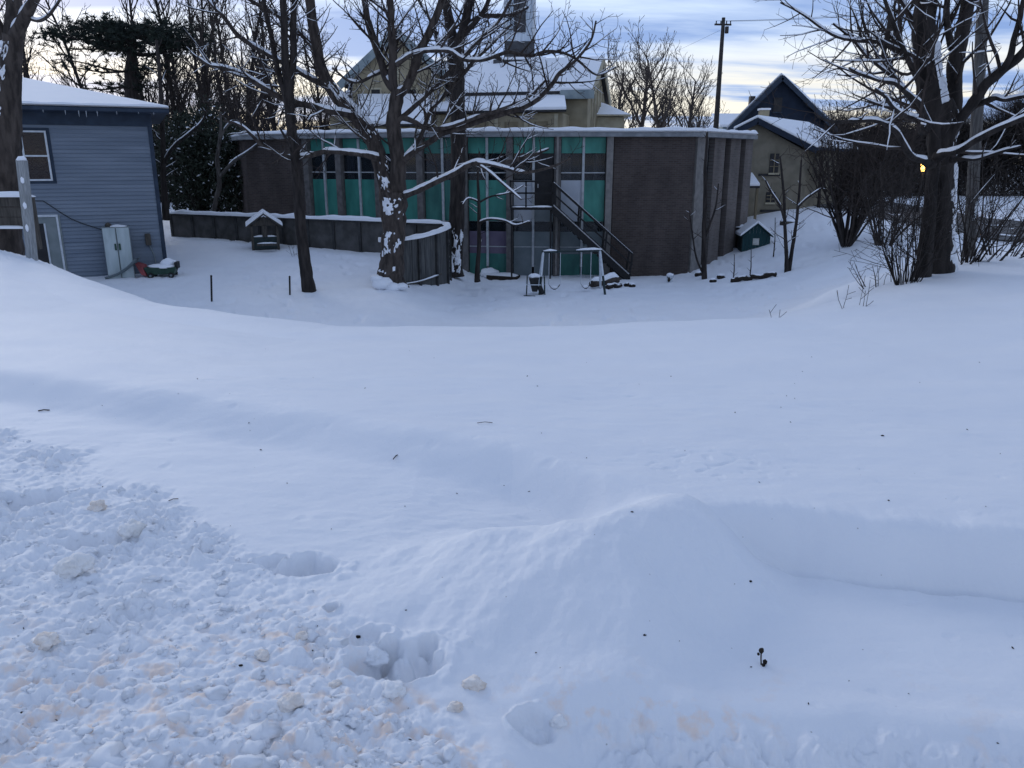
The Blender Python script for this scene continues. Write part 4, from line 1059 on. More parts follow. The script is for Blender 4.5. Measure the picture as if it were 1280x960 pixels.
# nave with its ridge across the view and the end gable turned a little to the viewer
NA = R(-13)
nb0 = at(748, 77, 61.5)
nf = frame((nb0.x, nb0.y), NA)          # s = 0 at the right gable, negative to the left; d = 0 on the ridge line
RZ = nb0.z; NL = 17.5; HWN = 5.2; EZ = at(735, 116, 57.0).z
AZ0, AZ1 = EZ - .35, at(690, 141, 54.5).z; AW = 3.0
for sg in (-1, 1):
    P = [nf(-NL, 0, RZ), nf(.35, 0, RZ), nf(.35, sg * (HWN + .4), EZ - .1), nf(-NL, sg * (HWN + .4), EZ - .1)]
    if sg > 0: P = P[::-1]
    slab(P[::-1], .16, 'roof', 'slot'); slab([p + Vector((0, 0, .165)) for p in P[::-1]], .2, 'roof_snow', 'snow', .05)
    P = [nf(-NL, sg * HWN, AZ0), nf(-1.6, sg * HWN, AZ0), nf(-.9, sg * (HWN + AW + .35), AZ1), nf(-NL, sg * (HWN + AW + .35), AZ1)]
    if sg > 0: P = P[::-1]
    slab(P[::-1], .12, 'aisle_roof', 'slot'); slab([p + Vector((0, 0, .125)) for p in P[::-1]], .2, 'aisle_snow', 'snow', .05)
B().prism([nf(0, -HWN, GZ), nf(0, HWN, GZ), nf(0, HWN, EZ - .05), nf(0, 0, RZ - .1), nf(0, -HWN, EZ - .05)], nf(-.5, 0, 0) - nf(0, 0, 0)).build('end_gable', 'cream', ch_)
for sg in (-1, 1):
    B().bar(nf(.38, 0, RZ - .02), nf(.38, sg * (HWN + .4), EZ - .14), .10, .55).build('bargeboard', 'creamtrim', ch_)
B().box(-NL, -.5, -HWN, HWN, GZ, EZ - .05, nf).build('nave_wall', 'cream', ch_)
B().box(-NL, -1.2, -HWN - AW, -HWN - .02, GZ, AZ1 - .05, nf).build('aisle_wall', 'cream', ch_)
B().box(-1.8, .5, -HWN - .55, -HWN - .45, EZ - .45, EZ + .12, nf).build('eave_box', 'barge', ch_)
for k in range(7):
    s = -1.6 - k * 2.0
    B().box(s - .12, s + .12, -HWN - AW - .10, -HWN - AW - .005, GZ, AZ1 - .08, nf).build('pilaster', 'creamtrim', ch_)
    B().box(s - 1.45, s - .55, -HWN - AW - .05, -HWN - AW - .004, AZ1 - 2.0, AZ1 - .55, nf).build('aisle_window', 'creamdark', ch_)
for d in (-3.2, -1.6, 0, 1.6, 3.2):
    B().box(.005, .08, d - .10, d + .10, GZ, EZ + (RZ - EZ) * (1 - abs(d) / HWN) * .75 - .3, nf).build('end_pilaster', 'creamtrim', ch_)
for d in (-2.4, -.8, .8, 2.4): B().box(.004, .05, d - .35, d + .35, EZ - 2.6, EZ - .5, nf).build('louvre', 'creamdark', ch_)
# low wing beyond the gable
lw0, lw1 = at(757, 130, 63), at(784, 146, 63)
B().box(lw0.x - 1, lw1.x - .4, 61.5, 66, GZ, lw1.z - .1).build('annex_wall', 'creamtrim', ch_)
slab([(lw0.x - 1.6, 61, lw1.z - .05), (lw1.x, 61, lw1.z - .05), (lw1.x, 66.5, lw1.z - .05), (lw0.x - 1.6, 66.5, lw1.z - .05)], .1, 'annex_eave', 'creamtrim')
B().add([(lw0.x - 1.6, 61, lw1.z + .06), (lw1.x, 61, lw1.z + .06), (lw1.x, 66.5, lw1.z + .06), (lw0.x - 1.6, 66.5, lw1.z + .06), (lw0.x - .6, 64, lw0.z + .3), (lw0.x + .1, 64, lw0.z + .1)],
        [(3, 2, 1, 0), (0, 1, 5, 4), (1, 2, 5), (2, 3, 4, 5), (3, 0, 4)]).build('annex_snow', 'snow', ch_, bevel=.05)
# steeple
YT = 64.0
t0, t1 = at(632, 54, YT), at(667, 54, YT); tw = (t1.x - t0.x) / 2; tx = (t0.x + t1.x) / 2; tz = t0.z
B().box(tx - tw - .9, tx + tw + .9, YT - tw - .6, YT + tw + .6, tz - 4, tz - 1.35).build('tower_base', 'steepledk', ch_)
B().box(tx - tw - .9, tx + tw + .9, YT - tw - .6, YT + tw + .6, tz - 1.345, tz - 1.15).build('base_snow', 'snow', ch_, bevel=.05)
B().box(tx - tw - .05, tx + tw + .05, YT - tw, YT + tw, tz - 1.2, tz).build('tower_plinth', 'steepledk', ch_)
tower = B().box(tx - tw, tx + tw, YT - tw, YT + tw, tz + .005, tz + 8.5).build('tower', 'steeple', ch_)
for a in (-1, 1): B().box(tx + a * tw - .12, tx + a * tw + .12, YT - tw - .1, YT - tw + .1, tz + .01, tz + 8.4).build('corner_board', 'frame', tower)
lv = B().box(tx - tw * .42, tx + tw * .42, YT - tw - .05, YT - tw + .05, tz + .6, tz + 6.2).build('louvre_opening', 'steepledk', tower)
for k in range(16): B().box(tx - tw * .40, tx + tw * .40, YT - tw - .12, YT - tw - .052, tz + .7 + k * .34, tz + .82 + k * .34).build('louvre_slat', 'greyp', lv) if False else None
B().add([(tx - tw - .3, YT - tw - .3, tz + 8.5), (tx + tw + .3, YT - tw - .3, tz + 8.5), (tx + tw + .3, YT + tw + .3, tz + 8.5), (tx - tw - .3, YT + tw + .3, tz + 8.5), (tx, YT, tz + 15)], [(3, 2, 1, 0), (0, 1, 4), (1, 2, 4), (2, 3, 4), (3, 0, 4)]).build('spire', 'steepledk', tower)

# ================================================================== stucco cottage and navy house on the right
YC = 46.0
cot = thing('stucco_cottage', (at(965, 250, YC).x, YC, -4.0), 'cream stucco cottage with a long snowy roof slope beside the brick building', 'cottage')
ca, cl_, cr_ = at(944, 151, YC), at(914, 166, YC), at(1017, 188, YC)
B().prism([(cl_.x + .1, YC, -4.5), (cr_.x - .5, YC, -4.5), (cr_.x - .5, YC, cr_.z), (ca.x, YC, ca.z - .1), (cl_.x + .1, YC, cl_.z + .1)], (5.2, 7, 0)).build('wall', 'stucco', cot)
for e in (cl_, cr_):
    P = [(ca.x, YC - .45, ca.z), (e.x, YC - .45, e.z), (e.x + 5.6, YC + 7.4, e.z), (ca.x + 5.6, YC + 7.4, ca.z)]
    if e is cl_: P = P[::-1]
    slab(P[::-1], .14, 'roof', 'navy', 0, cot); slab([(p[0], p[1] + (.06 if p[1] < YC else 0), p[2] + .145) for p in P[::-1]], .16, 'roof_snow', 'snow', .05, cot)
    B().bar((ca.x, YC - .5, ca.z - .05), (e.x, YC - .5, e.z - .05), .08, .26).build('bargeboard', 'navy', cot)
c0, c1 = at(949, 152, YC + 2), at(960, 138, YC + 2)
chm = B().box(c0.x, c1.x, YC + 1.7, YC + 2.3, c0.z - 1.0, c1.z).build('chimney', 'cream', cot)
B().box(c0.x - .06, c1.x + .06, YC + 1.64, YC + 2.36, c1.z + .003, c1.z + .11).build('chimney_snow', 'snow', chm, bevel=.03)
for x0, x1, y0, y1 in ((961, 974, 192, 216), (957, 969, 240, 253)):
    p, q = at(x0, y1, YC), at(x1, y0, YC)
    w_ = B().box(p.x, q.x, YC - .05, YC - .005, p.z, q.z).build('window', 'slot', cot)
    B().box(p.x - .06, q.x + .06, YC - .14, YC - .052, p.z - .1, p.z - .003).build('sill', 'creamtrim', w_)
    B().box((p.x + q.x) / 2 - .025, (p.x + q.x) / 2 + .025, YC - .08, YC - .052, p.z, q.z).build('glazing_bar', 'creamdark', w_)
    for k in (0.33, .66): B().box(p.x, q.x, YC - .078, YC - .051, p.z + (q.z - p.z) * k - .02, p.z + (q.z - p.z) * k + .02).build('glazing_bar', 'creamdark', w_)
for y0, x0, x1 in ((217, 948, 975), (262, 950, 1000)):
    p, q = at(x0, y0 + 3, YC), at(x1, y0, YC); B().box(p.x, q.x, YC - .06, YC - .01, p.z, q.z).build('string_course', 'slot', cot)
pl, pr = at(930, 235, YC - 2.2), at(949, 235, YC - 2.2); pz = at(940, 221, YC - .3).z
slab([(pl.x, YC - 2.3, pl.z), (pr.x, YC - 2.3, pl.z), (pr.x + .2, YC - .05, pz), (pl.x, YC - .05, pz)], .1, 'porch_roof', 'slot', 0, cot)
slab([(pl.x + .02, YC - 2.3, pl.z + .105), (pr.x, YC - 2.3, pl.z + .105), (pr.x + .2, YC - .05, pz + .105), (pl.x + .02, YC - .05, pz + .105)], .14, 'porch_snow', 'snow', .04, cot)
for xx in (pl.x + .1, pr.x - .1): B().bar((xx, YC - 2.2, -4.4), (xx, YC - 2.2, pl.z), .12).build('porch_post', 'creamdark', cot)

YN = 60.0
nav = thing('navy_house', (at(975, 200, YN).x, YN, -4), 'dark navy house with a tall steep gable behind the stucco cottage', 'house')
na, nl_, nr_ = at(976, 97, YN), at(908, 164, YN), at(1046, 166, YN)
B().prism([(nl_.x + .3, YN, -4.2), (nr_.x - .3, YN, -4.2), (nr_.x - .3, YN, nr_.z + .1), (na.x, YN, na.z - .1), (nl_.x + .3, YN, nl_.z + .1)], (4.2, 9, 0)).build('wall', 'navy', nav)
for e in (nl_, nr_):
    yb = YN + 9.5; sx = 1.8 if e is nr_ else 0
    P = [(na.x, YN - .35, na.z), (e.x, YN - .35, e.z), (e.x + 4.4, yb, e.z), (na.x + 4.4, yb, na.z)]
    if e is nl_: P = P[::-1]
    slab(P[::-1], .16, 'roof', 'navy', 0, nav); slab([(p[0], p[1] + (.35 if p[1] < YN else 0), p[2] + .165) for p in P[::-1]], .18, 'roof_snow', 'snow', .05, nav)
    B().bar((na.x, YN - .42, na.z - .02), (e.x, YN - .42, e.z - .02), .08, .32).build('bargeboard', 'trimdark', nav)
c0, c1 = at(936, 132, YN + 9), at(943, 122, YN + 9)
B().box(c0.x, c1.x, YN + 8.7, YN + 9.2, c0.z - 3.5, c1.z + .1).build('chimney', 'slot', nav)
p, q = at(966, 140, YN), at(978, 122, YN)
w_ = B().box(p.x, q.x, YN - .05, YN - .004, p.z, q.z).build('window', 'slot', nav); B().box(p.x - .05, q.x + .05, YN - .1, YN - .052, p.z - .08, p.z - .002).build('sill', 'trimdark', w_)
# far snowy roof seen left of the navy gable
p, q = at(903, 163, 85), at(925, 150, 85)
far = thing('far_house', (p.x + 1, 87, -3), 'small far house with a snowy roof left of the navy gable', 'house')
B().box(p.x, q.x + 3, 85, 92, -3, q.z - .6).build('wall', 'barge', far)
slab([(p.x - .4, 84.6, q.z - .7), (q.x + 3.4, 84.6, q.z - .7), (q.x + 3.4, 88.5, q.z + .6), (p.x - .4, 88.5, q.z + .6)], .25, 'roof_snow', 'snow', .05, far)

# ================================================================== poles and wires
pp0, pp1 = at(894.5, 165, 75), at(904.5, 22, 75)
up = thing('utility_pole', (pp0.x, 75, -3.6), 'tall dark utility pole with a small crossarm against the sky', 'pole')
B().tube([Vector((pp0.x - .25, 75, -3.8)), pp0, pp1], [.26, .24, .15], 10).build('shaft', 'poledark', up)
arm = B().bar(pp1 + Vector((-.75, 0, -.55)), pp1 + Vector((.75, .15, -.55)), .12, .14).build('crossarm', 'poledark', up)
for dx in (-.6, -.2, .3, .65): B().tube([pp1 + Vector((dx, .05, -.48)), pp1 + Vector((dx, .05, -.25))], .05, 6).build('insulator', 'poledark', arm)
B().tube([pp1 + Vector((.3, -.2, -.75)), pp1 + Vector((.3, -.2, -1.3))], .17, 8).build('transformer', 'poledark', up)
def wire(a, b, sag, r=.009):
    a, b = Vector(a), Vector(b)
    return B().tube([a.lerp(b, k / 16) - Vector((0, 0, sag * 4 * (k / 16) * (1 - k / 16))) for k in range(17)], r, 4)
for dx, zz in ((-.6, -.25), (.65, -.25), (.3, -.3)):
    wire(pp1 + Vector((dx, .05, zz)), Vector((46 + dx, 62, pp1.z + 1.0 + zz)), .7).build('wire', 'black', up)
wire(pp1 + Vector((-.2, 0, -1.0)), Vector((-6, 110, pp1.z - 8)), .8, .009).build('wire', 'black', up)
qb, qt = at(1213, 330, 17.5), at(1230, -30, 17.5)
up2 = thing('wooden_pole', (qb.x, 17.5, qb.z - .3), 'plain grey wooden pole rising right of the thick tree', 'pole')
q2 = qt + (qt - qb) * .25
B().tube([qb - Vector((0, 0, .5)), qb.lerp(q2, .5), q2], [.125, .115, .10], 12).build('shaft', 'pole', up2, smooth=True)
B().bar(qb.lerp(qt, .2) + Vector((-.03, -.13, -.2)), qb.lerp(qt, .2) + Vector((-.03, -.13, .2)), .03, .10).build('tag_plate', 'galv', up2)
B().bar(q2 + Vector((-.9, 0, -.4)), q2 + Vector((.9, 0, -.4)), .09, .11).build('crossarm', 'pole', up2)
# the lit lamp beyond the thick tree
lp = at(1154, 210, 42)
lm = thing('street_lamp', (lp.x, 42, gz(lp.x, 42)), 'lit amber lamp on a thin post seen beside the thick tree', 'lamp')
B().tube([(lp.x, 42, gz(lp.x, 42) - .2), (lp.x, 42, lp.z - .15)], .05, 8).build('post', 'iron', lm)
B().tube([(lp.x, 42, lp.z - .17), (lp.x, 42, lp.z + .22)], [.10, .15], 8).build('lantern', 'lamp', lm)
B().tube([(lp.x, 42, lp.z + .225), (lp.x, 42, lp.z + .36)], [.2, .03], 8).build('lamp_cap', 'iron', lm)
ld = bpy.data.lights.new('lamp_light', 'POINT'); ld.energy = 25; ld.color = (1, .6, .25); ld.shadow_soft_size = .15
lo = bpy.data.objects.new('lamp_light', ld); COL.objects.link(lo); lo.parent = lm; lo.location = (0, -.4, lp.z - WLOC[lm].z)

# ================================================================== trees
class Tree:
    def __init__(s, seed): s.w = B(); s.t = B(); s.s = B(); s.r = random.Random(seed); s.seed = seed
    def path(s, P, rad, n, jit=.12): s.w.tube(P, rad, n, jit, s.seed)
    def snow(s, P, rad, amt=1.0, keep=.8):
        """snow lying on the upper side of a limb"""
        run, rr = [], []
        def flush():
            if len(run) > 2:
                k = len(run); s.s.tube(run, [q * min(1, (i + .4) / 1.6, (k - i - .6) / 1.6) for i, q in enumerate(rr)], 6, .35, s.seed + k, caps=True)
            run.clear(); rr.clear()
        for i, p in enumerate(P):
            d = (P[min(i + 1, len(P) - 1)] - P[max(i - 1, 0)])
            if d.length < 1e-6: continue
            d.normalize()
            if abs(d.z) > .86 or mnoise.noise(p * .9 + Vector((s.seed, 0, 0))) < keep * -.55: flush(); continue
            u = (Vector((0, 0, 1)) - d * d.z).normalized()
            r = rad[i]; q = r * .86 + .010 * amt
            run.append(p + u * (r * .55 + .008 * amt)); rr.append(q * (1 - .35 * abs(d.z)))
        flush()
    def plaster(s, P, rad, i0, i1, a0, a1, th, seed=0, dens=0.0):
        """wind-blown snow stuck in ragged patches to one side of a trunk"""
        k0 = len(s.s.v); na = 22; rows = 0
        pts = []
        for i in range(i0, i1):
            for k in range(7): pts.append((P[i].lerp(P[i + 1], k / 7), rad[i] + (rad[i + 1] - rad[i]) * k / 7))
        for ip, (p, r) in enumerate(pts):
            for j in range(na + 1):
                a = a0 + (a1 - a0) * j / na
                nz = .8 * mnoise.noise(Vector((a * 2.2, p.z * 2.4, seed))) + .6 * mnoise.noise(Vector((a * 6, p.z * 5, seed + 4))) + .6 * mnoise.noise(Vector((a * 15, p.z * 11, seed + 8))) - .08
                e = 1; nz -= max(0, 1 - min(j, na - j) / 6) * .7 + max(0, 1 - min(ip, len(pts) - 1 - ip) / 7) * .8
                off = -.04 + (th * .7 + .04) * max(0, min(1, (nz + dens) * 1.9)) * e
                rr = r + off
                s.s.v.append((p.x + math.cos(a) * rr, p.y + math.sin(a) * rr, p.z))
        m = len(pts)
        for i in range(m - 1):
            for j in range(na):
                q = k0 + i * (na + 1) + j; s.s.f.append((q, q + 1, q + na + 2, q + na + 1))
    def grow(s, p, d, L, r, lev, maxlev, up=.10, kink=.22, dens=(2.2, 3.0, 4.0), snow=True, rmin=.005, spread=.9, shrink=.5):
        rn = s.r
        n = max(3, min(9, int(L / (.22 if lev > 1 else .35)) + 2)); seg = L / n
        P, Rd = [p.copy()], [r]; d = d.normalized()
        for i in range(n):
            d = (d + Vector((rn.gauss(0, kink), rn.gauss(0, kink), rn.gauss(0, kink * .8) + up)) * .55).normalized()
            p = p + d * seg; P.append(p); Rd.append(max(rmin, r * (1 - .72 * (i + 1) / n)))
        (s.w if r > .035 else s.t).tube(P, Rd, 7 if r > .05 else (5 if r > .018 else 3), 0, caps=False)
        if snow and (r > .022 or (r > .0085 and rn.random() < .5)): s.snow(P, Rd, .4, .45)
        if lev < maxlev: s.sprout(P, Rd, L, lev, maxlev, up, kink, dens, snow, rmin, spread, shrink)
    def sprout(s, P, Rd, L, lev, maxlev, up=.10, kink=.22, dens=(2.2, 3.0, 4.0), snow=True, rmin=.005, spread=.9, shrink=.5, t0=.2, clen=None):
        rn = s.r; n = len(P) - 1
        cnt = int(L * dens[min(lev, len(dens) - 1)] + rn.random())
        for k in range(cnt):
            t = t0 + (1 - t0) * (k + rn.random()) / max(1, cnt); x = min(n - 1e-4, t * n); i = int(x); f = x - i
            p = P[i].lerp(P[i + 1], f); r0 = Rd[i] + (Rd[i + 1] - Rd[i]) * f
            d = (P[i + 1] - P[i]).normalized()
            side = Vector((rn.gauss(0, 1), rn.gauss(0, 1), rn.gauss(0, .8) + .35)); side = side - d * side.dot(d)
            if side.length < 1e-4: continue
            side.normalize()
            cd = d * (1 - .45 * spread) + side * spread
            cl = (clen if clen else L) * shrink * (1.05 - .55 * t) * rn.uniform(.55, 1.25)
            s.grow(p, cd, max(.15, cl), max(rmin, min(r0 * .62, .012 + cl * .0135)), lev + 1, maxlev, up, kink, dens, snow, rmin, spread, shrink)
    def build(s, root, bark, twig='twig', smooth=True, stems=False):
        s.w.build('stems' if stems else 'trunk', bark, root, smooth=smooth, kind='stuff' if stems else None)
        if s.t.v: s.t.build('crown', twig, root)
        if s.s.v: s.s.build('snow_cover', 'snow', root, smooth=True, kind='stuff')
def limb(spec, Y0, Y1=None, n=5, sub=5):
    """polyline of (x, y, half width) measured in the picture, running from depth Y0 to Y1"""
    Y1 = Y0 if Y1 is None else Y1; m = len(spec)
    P = [at(a, b, Y0 + (Y1 - Y0) * i / (m - 1)) for i, (a, b, r) in enumerate(spec)]
    Rd = [r * (Y0 + (Y1 - Y0) * i / (m - 1)) / FPX for i, (a, b, r) in enumerate(spec)]
    Q = catmull(P, sub); R2 = list(np.interp(np.linspace(0, m - 1, len(Q)), range(m), Rd))
    return Q, R2
def wobble(P, a, seed):
    return [p + Vector((mnoise.noise(p * 1.1 + Vector((seed, 0, 0))), mnoise.noise(p * 1.1 + Vector((0, seed, 9))), mnoise.noise(p * 1.1 + Vector((5, 3, seed))))) * a for p in P]

# ---- forked tree in the middle of the yard
Y = 25.3
tr = Tree(3)
tB_ = thing('forked_tree', tuple(at(488, 352, Y) - Vector((0, 0, .1))), 'big forked bare tree plastered with snow in the middle of the yard', 'tree')
trunk, trad = limb([(487, 358, 20), (488, 345, 16), (490, 320, 14.5), (492, 290, 14), (492, 262, 15.5), (492, 240, 17)], Y)
tr.path(trunk, trad, 16, .22)
for a_ in range(5):                                                        # root flare
    an = a_ * 1.26 + .4; c = trunk[3]
    tr.w.tube([c + Vector((math.cos(an) * .18, math.sin(an) * .18, .25)), c + Vector((math.cos(an) * .42, math.sin(an) * .42, -.16)), c + Vector((math.cos(an) * .75, math.sin(an) * .75, -.45))], [.20, .13, .05], 8, .2, a_)
LIMBS = [
 ([(488, 250, 12), (482, 230, 10.5), (475, 205, 10), (467, 178, 9.5), (455, 157, 9), (440, 140, 8.5), (420, 118, 7.5), (405, 95, 7), (397, 70, 6.5), (392, 40, 6), (387, 0, 5.5), (380, -60, 4.5), (378, -120, 3)], 0, .8, 1.0),
 ([(496, 250, 12), (497, 228, 10), (497, 200, 9.5), (494, 172, 9), (492, 150, 8.5), (495, 125, 8), (497, 110, 7)], 0, -.2, .3),
 ([(496, 118, 5.5), (486, 102, 5), (479, 85, 4.6), (470, 62, 4.4), (464, 44, 4.2), (457, 15, 3.8), (450, -40, 3), (440, -100, 2)], -.2, .9, 1.0),
 ([(495, 118, 5.5), (491, 95, 5), (492, 60, 4.6), (489, 30, 4.2), (487, 0, 4), (480, -60, 3), (478, -110, 2)], -.2, -.6, 1.0),
 ([(498, 118, 6), (509, 108, 5.2), (518, 86, 5), (525, 64, 5), (536, 42, 4.6), (550, 8, 4.2), (562, -40, 3.4), (570, -110, 2)], -.2, .3, 1.0),
 ([(462, 160, 6), (440, 145, 5), (405, 137, 4.6), (369, 129, 4.4), (345, 118, 4.2), (316, 103, 4), (298, 92, 3.4), (279, 84, 3), (262, 82, 2.4), (245, 73, 1.6)], .1, -1.6, .9),
 ([(411, 108, 5), (397, 103, 4.2), (369, 86, 4), (339, 70, 3.7), (301, 47, 3.3), (279, 20, 2.8), (260, 0, 2.3), (235, -25, 1.5)], .5, 1.8, 1.0),
 ([(394, 62, 4.4), (386, 54, 3.6), (369, 37, 3.3), (346, 19, 3), (312, 0, 2.5), (285, -20, 1.6)], .6, 2.2, 1.0),
 ([(473, 198, 6), (455, 193, 4.4), (430, 190, 4), (408, 189, 4), (385, 195, 3.6), (362, 197, 3.2), (340, 188, 3), (327, 182, 2.7), (314, 168, 2.4), (300, 157, 2), (280, 152, 1.2)], -.1, -2.2, .5),
 ([(498, 208, 6), (515, 193, 4.6), (540, 176, 4.4), (556, 166, 4.3), (600, 151, 4.1), (640, 138, 4), (660, 130, 3.8), (676, 120, 3.5), (690, 106, 3.2), (700, 92, 3), (712, 83, 2.6), (723, 72, 2.2), (738, 50, 1.7), (745, 25, 1.2)], 0, -2.6, .75),
 ([(494, 160, 5), (502, 148, 4), (517, 152, 3.6), (530, 160, 3.4), (546, 163, 3.2), (573, 155, 3), (600, 146, 2.8), (630, 136, 2.6), (660, 122, 2.2), (684, 100, 1.6)], -.1, -1.5, .7),
 ([(499, 250, 6), (512, 243, 4.6), (540, 230, 4.4), (565, 218, 4.2), (585, 207, 4), (602, 202, 3.6), (622, 205, 3), (652, 199, 2.6), (670, 193, 2.2), (687, 186, 1.3)], 0, -2.4, .35),
 ([(596, 204, 3), (612, 206, 2.7), (630, 211, 2.5), (650, 215, 2.4), (668, 214, 2.1), (690, 207, 1.8), (712, 198, 1.1)], -1.9, -3.0, .3),
 ([(600, 207, 2.2), (615, 218, 1.9), (632, 233, 1.7), (651, 250, 1.0)], -1.9, -2.7, .3),
 ([(495, 152, 5), (508, 143, 3.6), (532, 119, 3.2), (552, 99, 3), (573, 78, 2.8), (603, 46, 2.5), (625, 22, 2.2), (650, -15, 1.6)], -.1, .8, .8),
 ([(500, 205, 4), (522, 178, 3.0), (539, 139, 3.0), (553, 122, 3), (584, 88, 2.8), (603, 66, 2.5), (622, 48, 2.1), (640, 30, 1.5)], 0, 1.6, .7),
 ([(496, 82, 4), (505, 76, 3.2), (520, 67, 3.0), (539, 63, 3), (561, 64, 3), (578, 74, 2.9), (600, 76, 2.8), (618, 72, 2.7), (636, 66, 2.6), (650, 68, 2.6), (664, 70, 2.5), (682, 64, 2.3), (702, 64, 2), (720, 73, 1.8), (745, 95, 1.4), (772, 85, .9)], -.4, -2.0, .8),
 ([(480, 88, 3), (468, 92, 2.4), (455, 100, 2.2), (443, 102, 2), (430, 98, 1.8), (415, 85, 1.2)], .4, -1.0, .8),
]
tips = []
for i, (sp, y0, y1, dn) in enumerate(LIMBS):
    P, Rd = limb(sp, Y + y0, Y + y1)
    if i > 4: Rd = [q * .82 for q in Rd]
    P = [P[0]] + wobble(P[1:], .06, i * 3.1)
    tr.path(P, Rd, 12 if Rd[0] > .2 else 8, .16)
    tr.snow(P, Rd, 1.35 if i > 1 else .9, .35)
    Ln = sum((a - b).length for a, b in zip(P[:-1], P[1:]))
    tr.sprout(P, Rd, Ln, 0, 3, up=.10, kink=.18, dens=(4.4 * dn, 3.6, 3.4), rmin=.0062, shrink=.55, t0=.18, clen=min(Ln, 3.4))
PL, RL = limb(LIMBS[0][0][:8], Y, Y + .45)
tr.plaster(trunk, trad, 1, 8, R(180), R(300), .06, 1, -.05)
tr.plaster(trunk, trad, 17, 24, R(200), R(350), .06, 2, .14)
tr.plaster(PL, RL, 0, 12, R(230), R(370), .06, 3, .20)
tr.plaster(PL, RL, 14, 34, R(240), R(400), .06, 7, .30)
tr.plaster(trunk, trad, 10, 16, R(200), R(330), .06, 5, .20)
for k, (px, py, s1) in enumerate(((478, 352, .34), (490, 357, .28), (470, 346, .2), (502, 356, .2))):
    g = ground_px(px, py); tr.s.blob(at(px, py, Y - .55) - Vector((0, 0, .05)), s1, s1 * .8, s1 * .55, 2, .4, 2, k)
tr.build(tB_, 'bark')

# ---- slender dark tree left of it
Y = 24.2
tr = Tree(8)
tA_ = thing('slender_tree', tuple(at(386, 366, Y) - Vector((0, 0, .1))), 'slender dark bare tree with a leaning trunk left of the forked tree', 'tree')
P, Rd = limb([(388, 372, 12), (386, 362, 9), (382, 335, 7.5), (377, 295, 7), (374, 250, 6.6), (371, 215, 6.2), (367, 180, 6), (363, 150, 6), (361, 120, 6.4), (361, 100, 6)], Y)
tr.path(P, Rd, 12, .18); tr.plaster(P, Rd, 2, 4, R(190), R(350), .05, 2, .3)
tr.sprout(P, Rd, 6, 0, 3, dens=(1.2, 2.4, 3), t0=.55, clen=1.5, rmin=.005)
for sp, dy in (([(360, 124, 4.5), (352, 104, 3.4), (345, 78, 3.2), (340, 50, 3), (333, 22, 2.8), (328, -10, 2.4), (320, -70, 1.6)], .5), ([(361, 110, 5), (357, 80, 4.6), (356, 40, 4.2), (355, 0, 4), (352, -50, 3), (350, -110, 2)], -.2), ([(362, 108, 5), (366, 80, 4.4), (367, 40, 4), (368, 0, 3.6), (374, -60, 2.6), (378, -110, 1.8)], .3), ([(371, 232, 4), (366, 205, 2), (362, 180, 1.6), (350, 160, 1.2)], -1.2)):
    Q, Rq = limb(sp, Y, Y + dy); Q = wobble(Q, .04, dy * 9)
    tr.path(Q, Rq, 8, .15); tr.snow(Q, Rq, .8, .3); Ln = sum((a - b).length for a, b in zip(Q[:-1], Q[1:]))
    tr.sprout(Q, Rq, Ln, 0, 3, dens=(3.2, 3.2, 3.0), t0=.1, clen=2.4, rmin=.006, up=.12)
for a_ in range(4):
    an = a_ * 1.57 + .5; c = P[3]; tr.w.tube([c + Vector((0, 0, .1)), c + Vector((math.cos(an) * .28, math.sin(an) * .28, -.22)), c + Vector((math.cos(an) * .4, math.sin(an) * .4, -.4))], [.14, .08, .04], 6, .2)
tr.build(tA_, 'barkdark')

# ---- tall straight tree behind, right of the forked tree
Y = 30.8
tr = Tree(14)
tC_ = thing('tall_tree', tuple(at(567, 336, Y) - Vector((0, 0, .2))), 'tall straight dark tree rising behind the curved plank fence', 'tree')
P, Rd = limb([(568, 345, 13), (568, 330, 10), (570, 290, 9.4), (572, 240, 9), (573, 190, 9), (572, 140, 9), (571, 100, 9), (569, 66, 9.5), (569, 50, 8)], Y)
tr.path(P, Rd, 12, .15); tr.plaster(P, Rd, 2, 11, R(215), R(350), .07, 3, .35)
for sp, dy in (([(569, 60, 7), (564, 40, 6), (559, 10, 5), (552, -20, 4.4), (540, -80, 3), (530, -130, 2)], .6), ([(570, 58, 7), (579, 40, 6), (585, 15, 5.4), (589, -10, 5), (596, -70, 3.5), (600, -130, 2)], -.4), ([(577, 45, 4), (592, 30, 3), (606, 10, 2.6), (618, -15, 2.2), (640, -50, 1.4)], -1.2), ([(568, 55, 4), (555, 62, 3), (546, 48, 2.6), (540, 30, 2.2), (528, 10, 1.8), (515, -20, 1.2)], 1.0), ([(580, 35, 3.5), (600, 20, 2.6), (625, 19, 2.4), (640, 18, 2), (660, 8, 1.4)], .8)):
    Q, Rq = limb(sp, Y, Y + dy); Q = wobble(Q, .05, dy * 5)
    tr.path(Q, Rq, 8, .15); tr.snow(Q, Rq, .9, .3); Ln = sum((a - b).length for a, b in zip(Q[:-1], Q[1:]))
    tr.sprout(Q, Rq, Ln, 0, 3, dens=(3.0, 3.2, 3.0), t0=.1, clen=3.0, rmin=.007)
tr.build(tC_, 'barkdark')

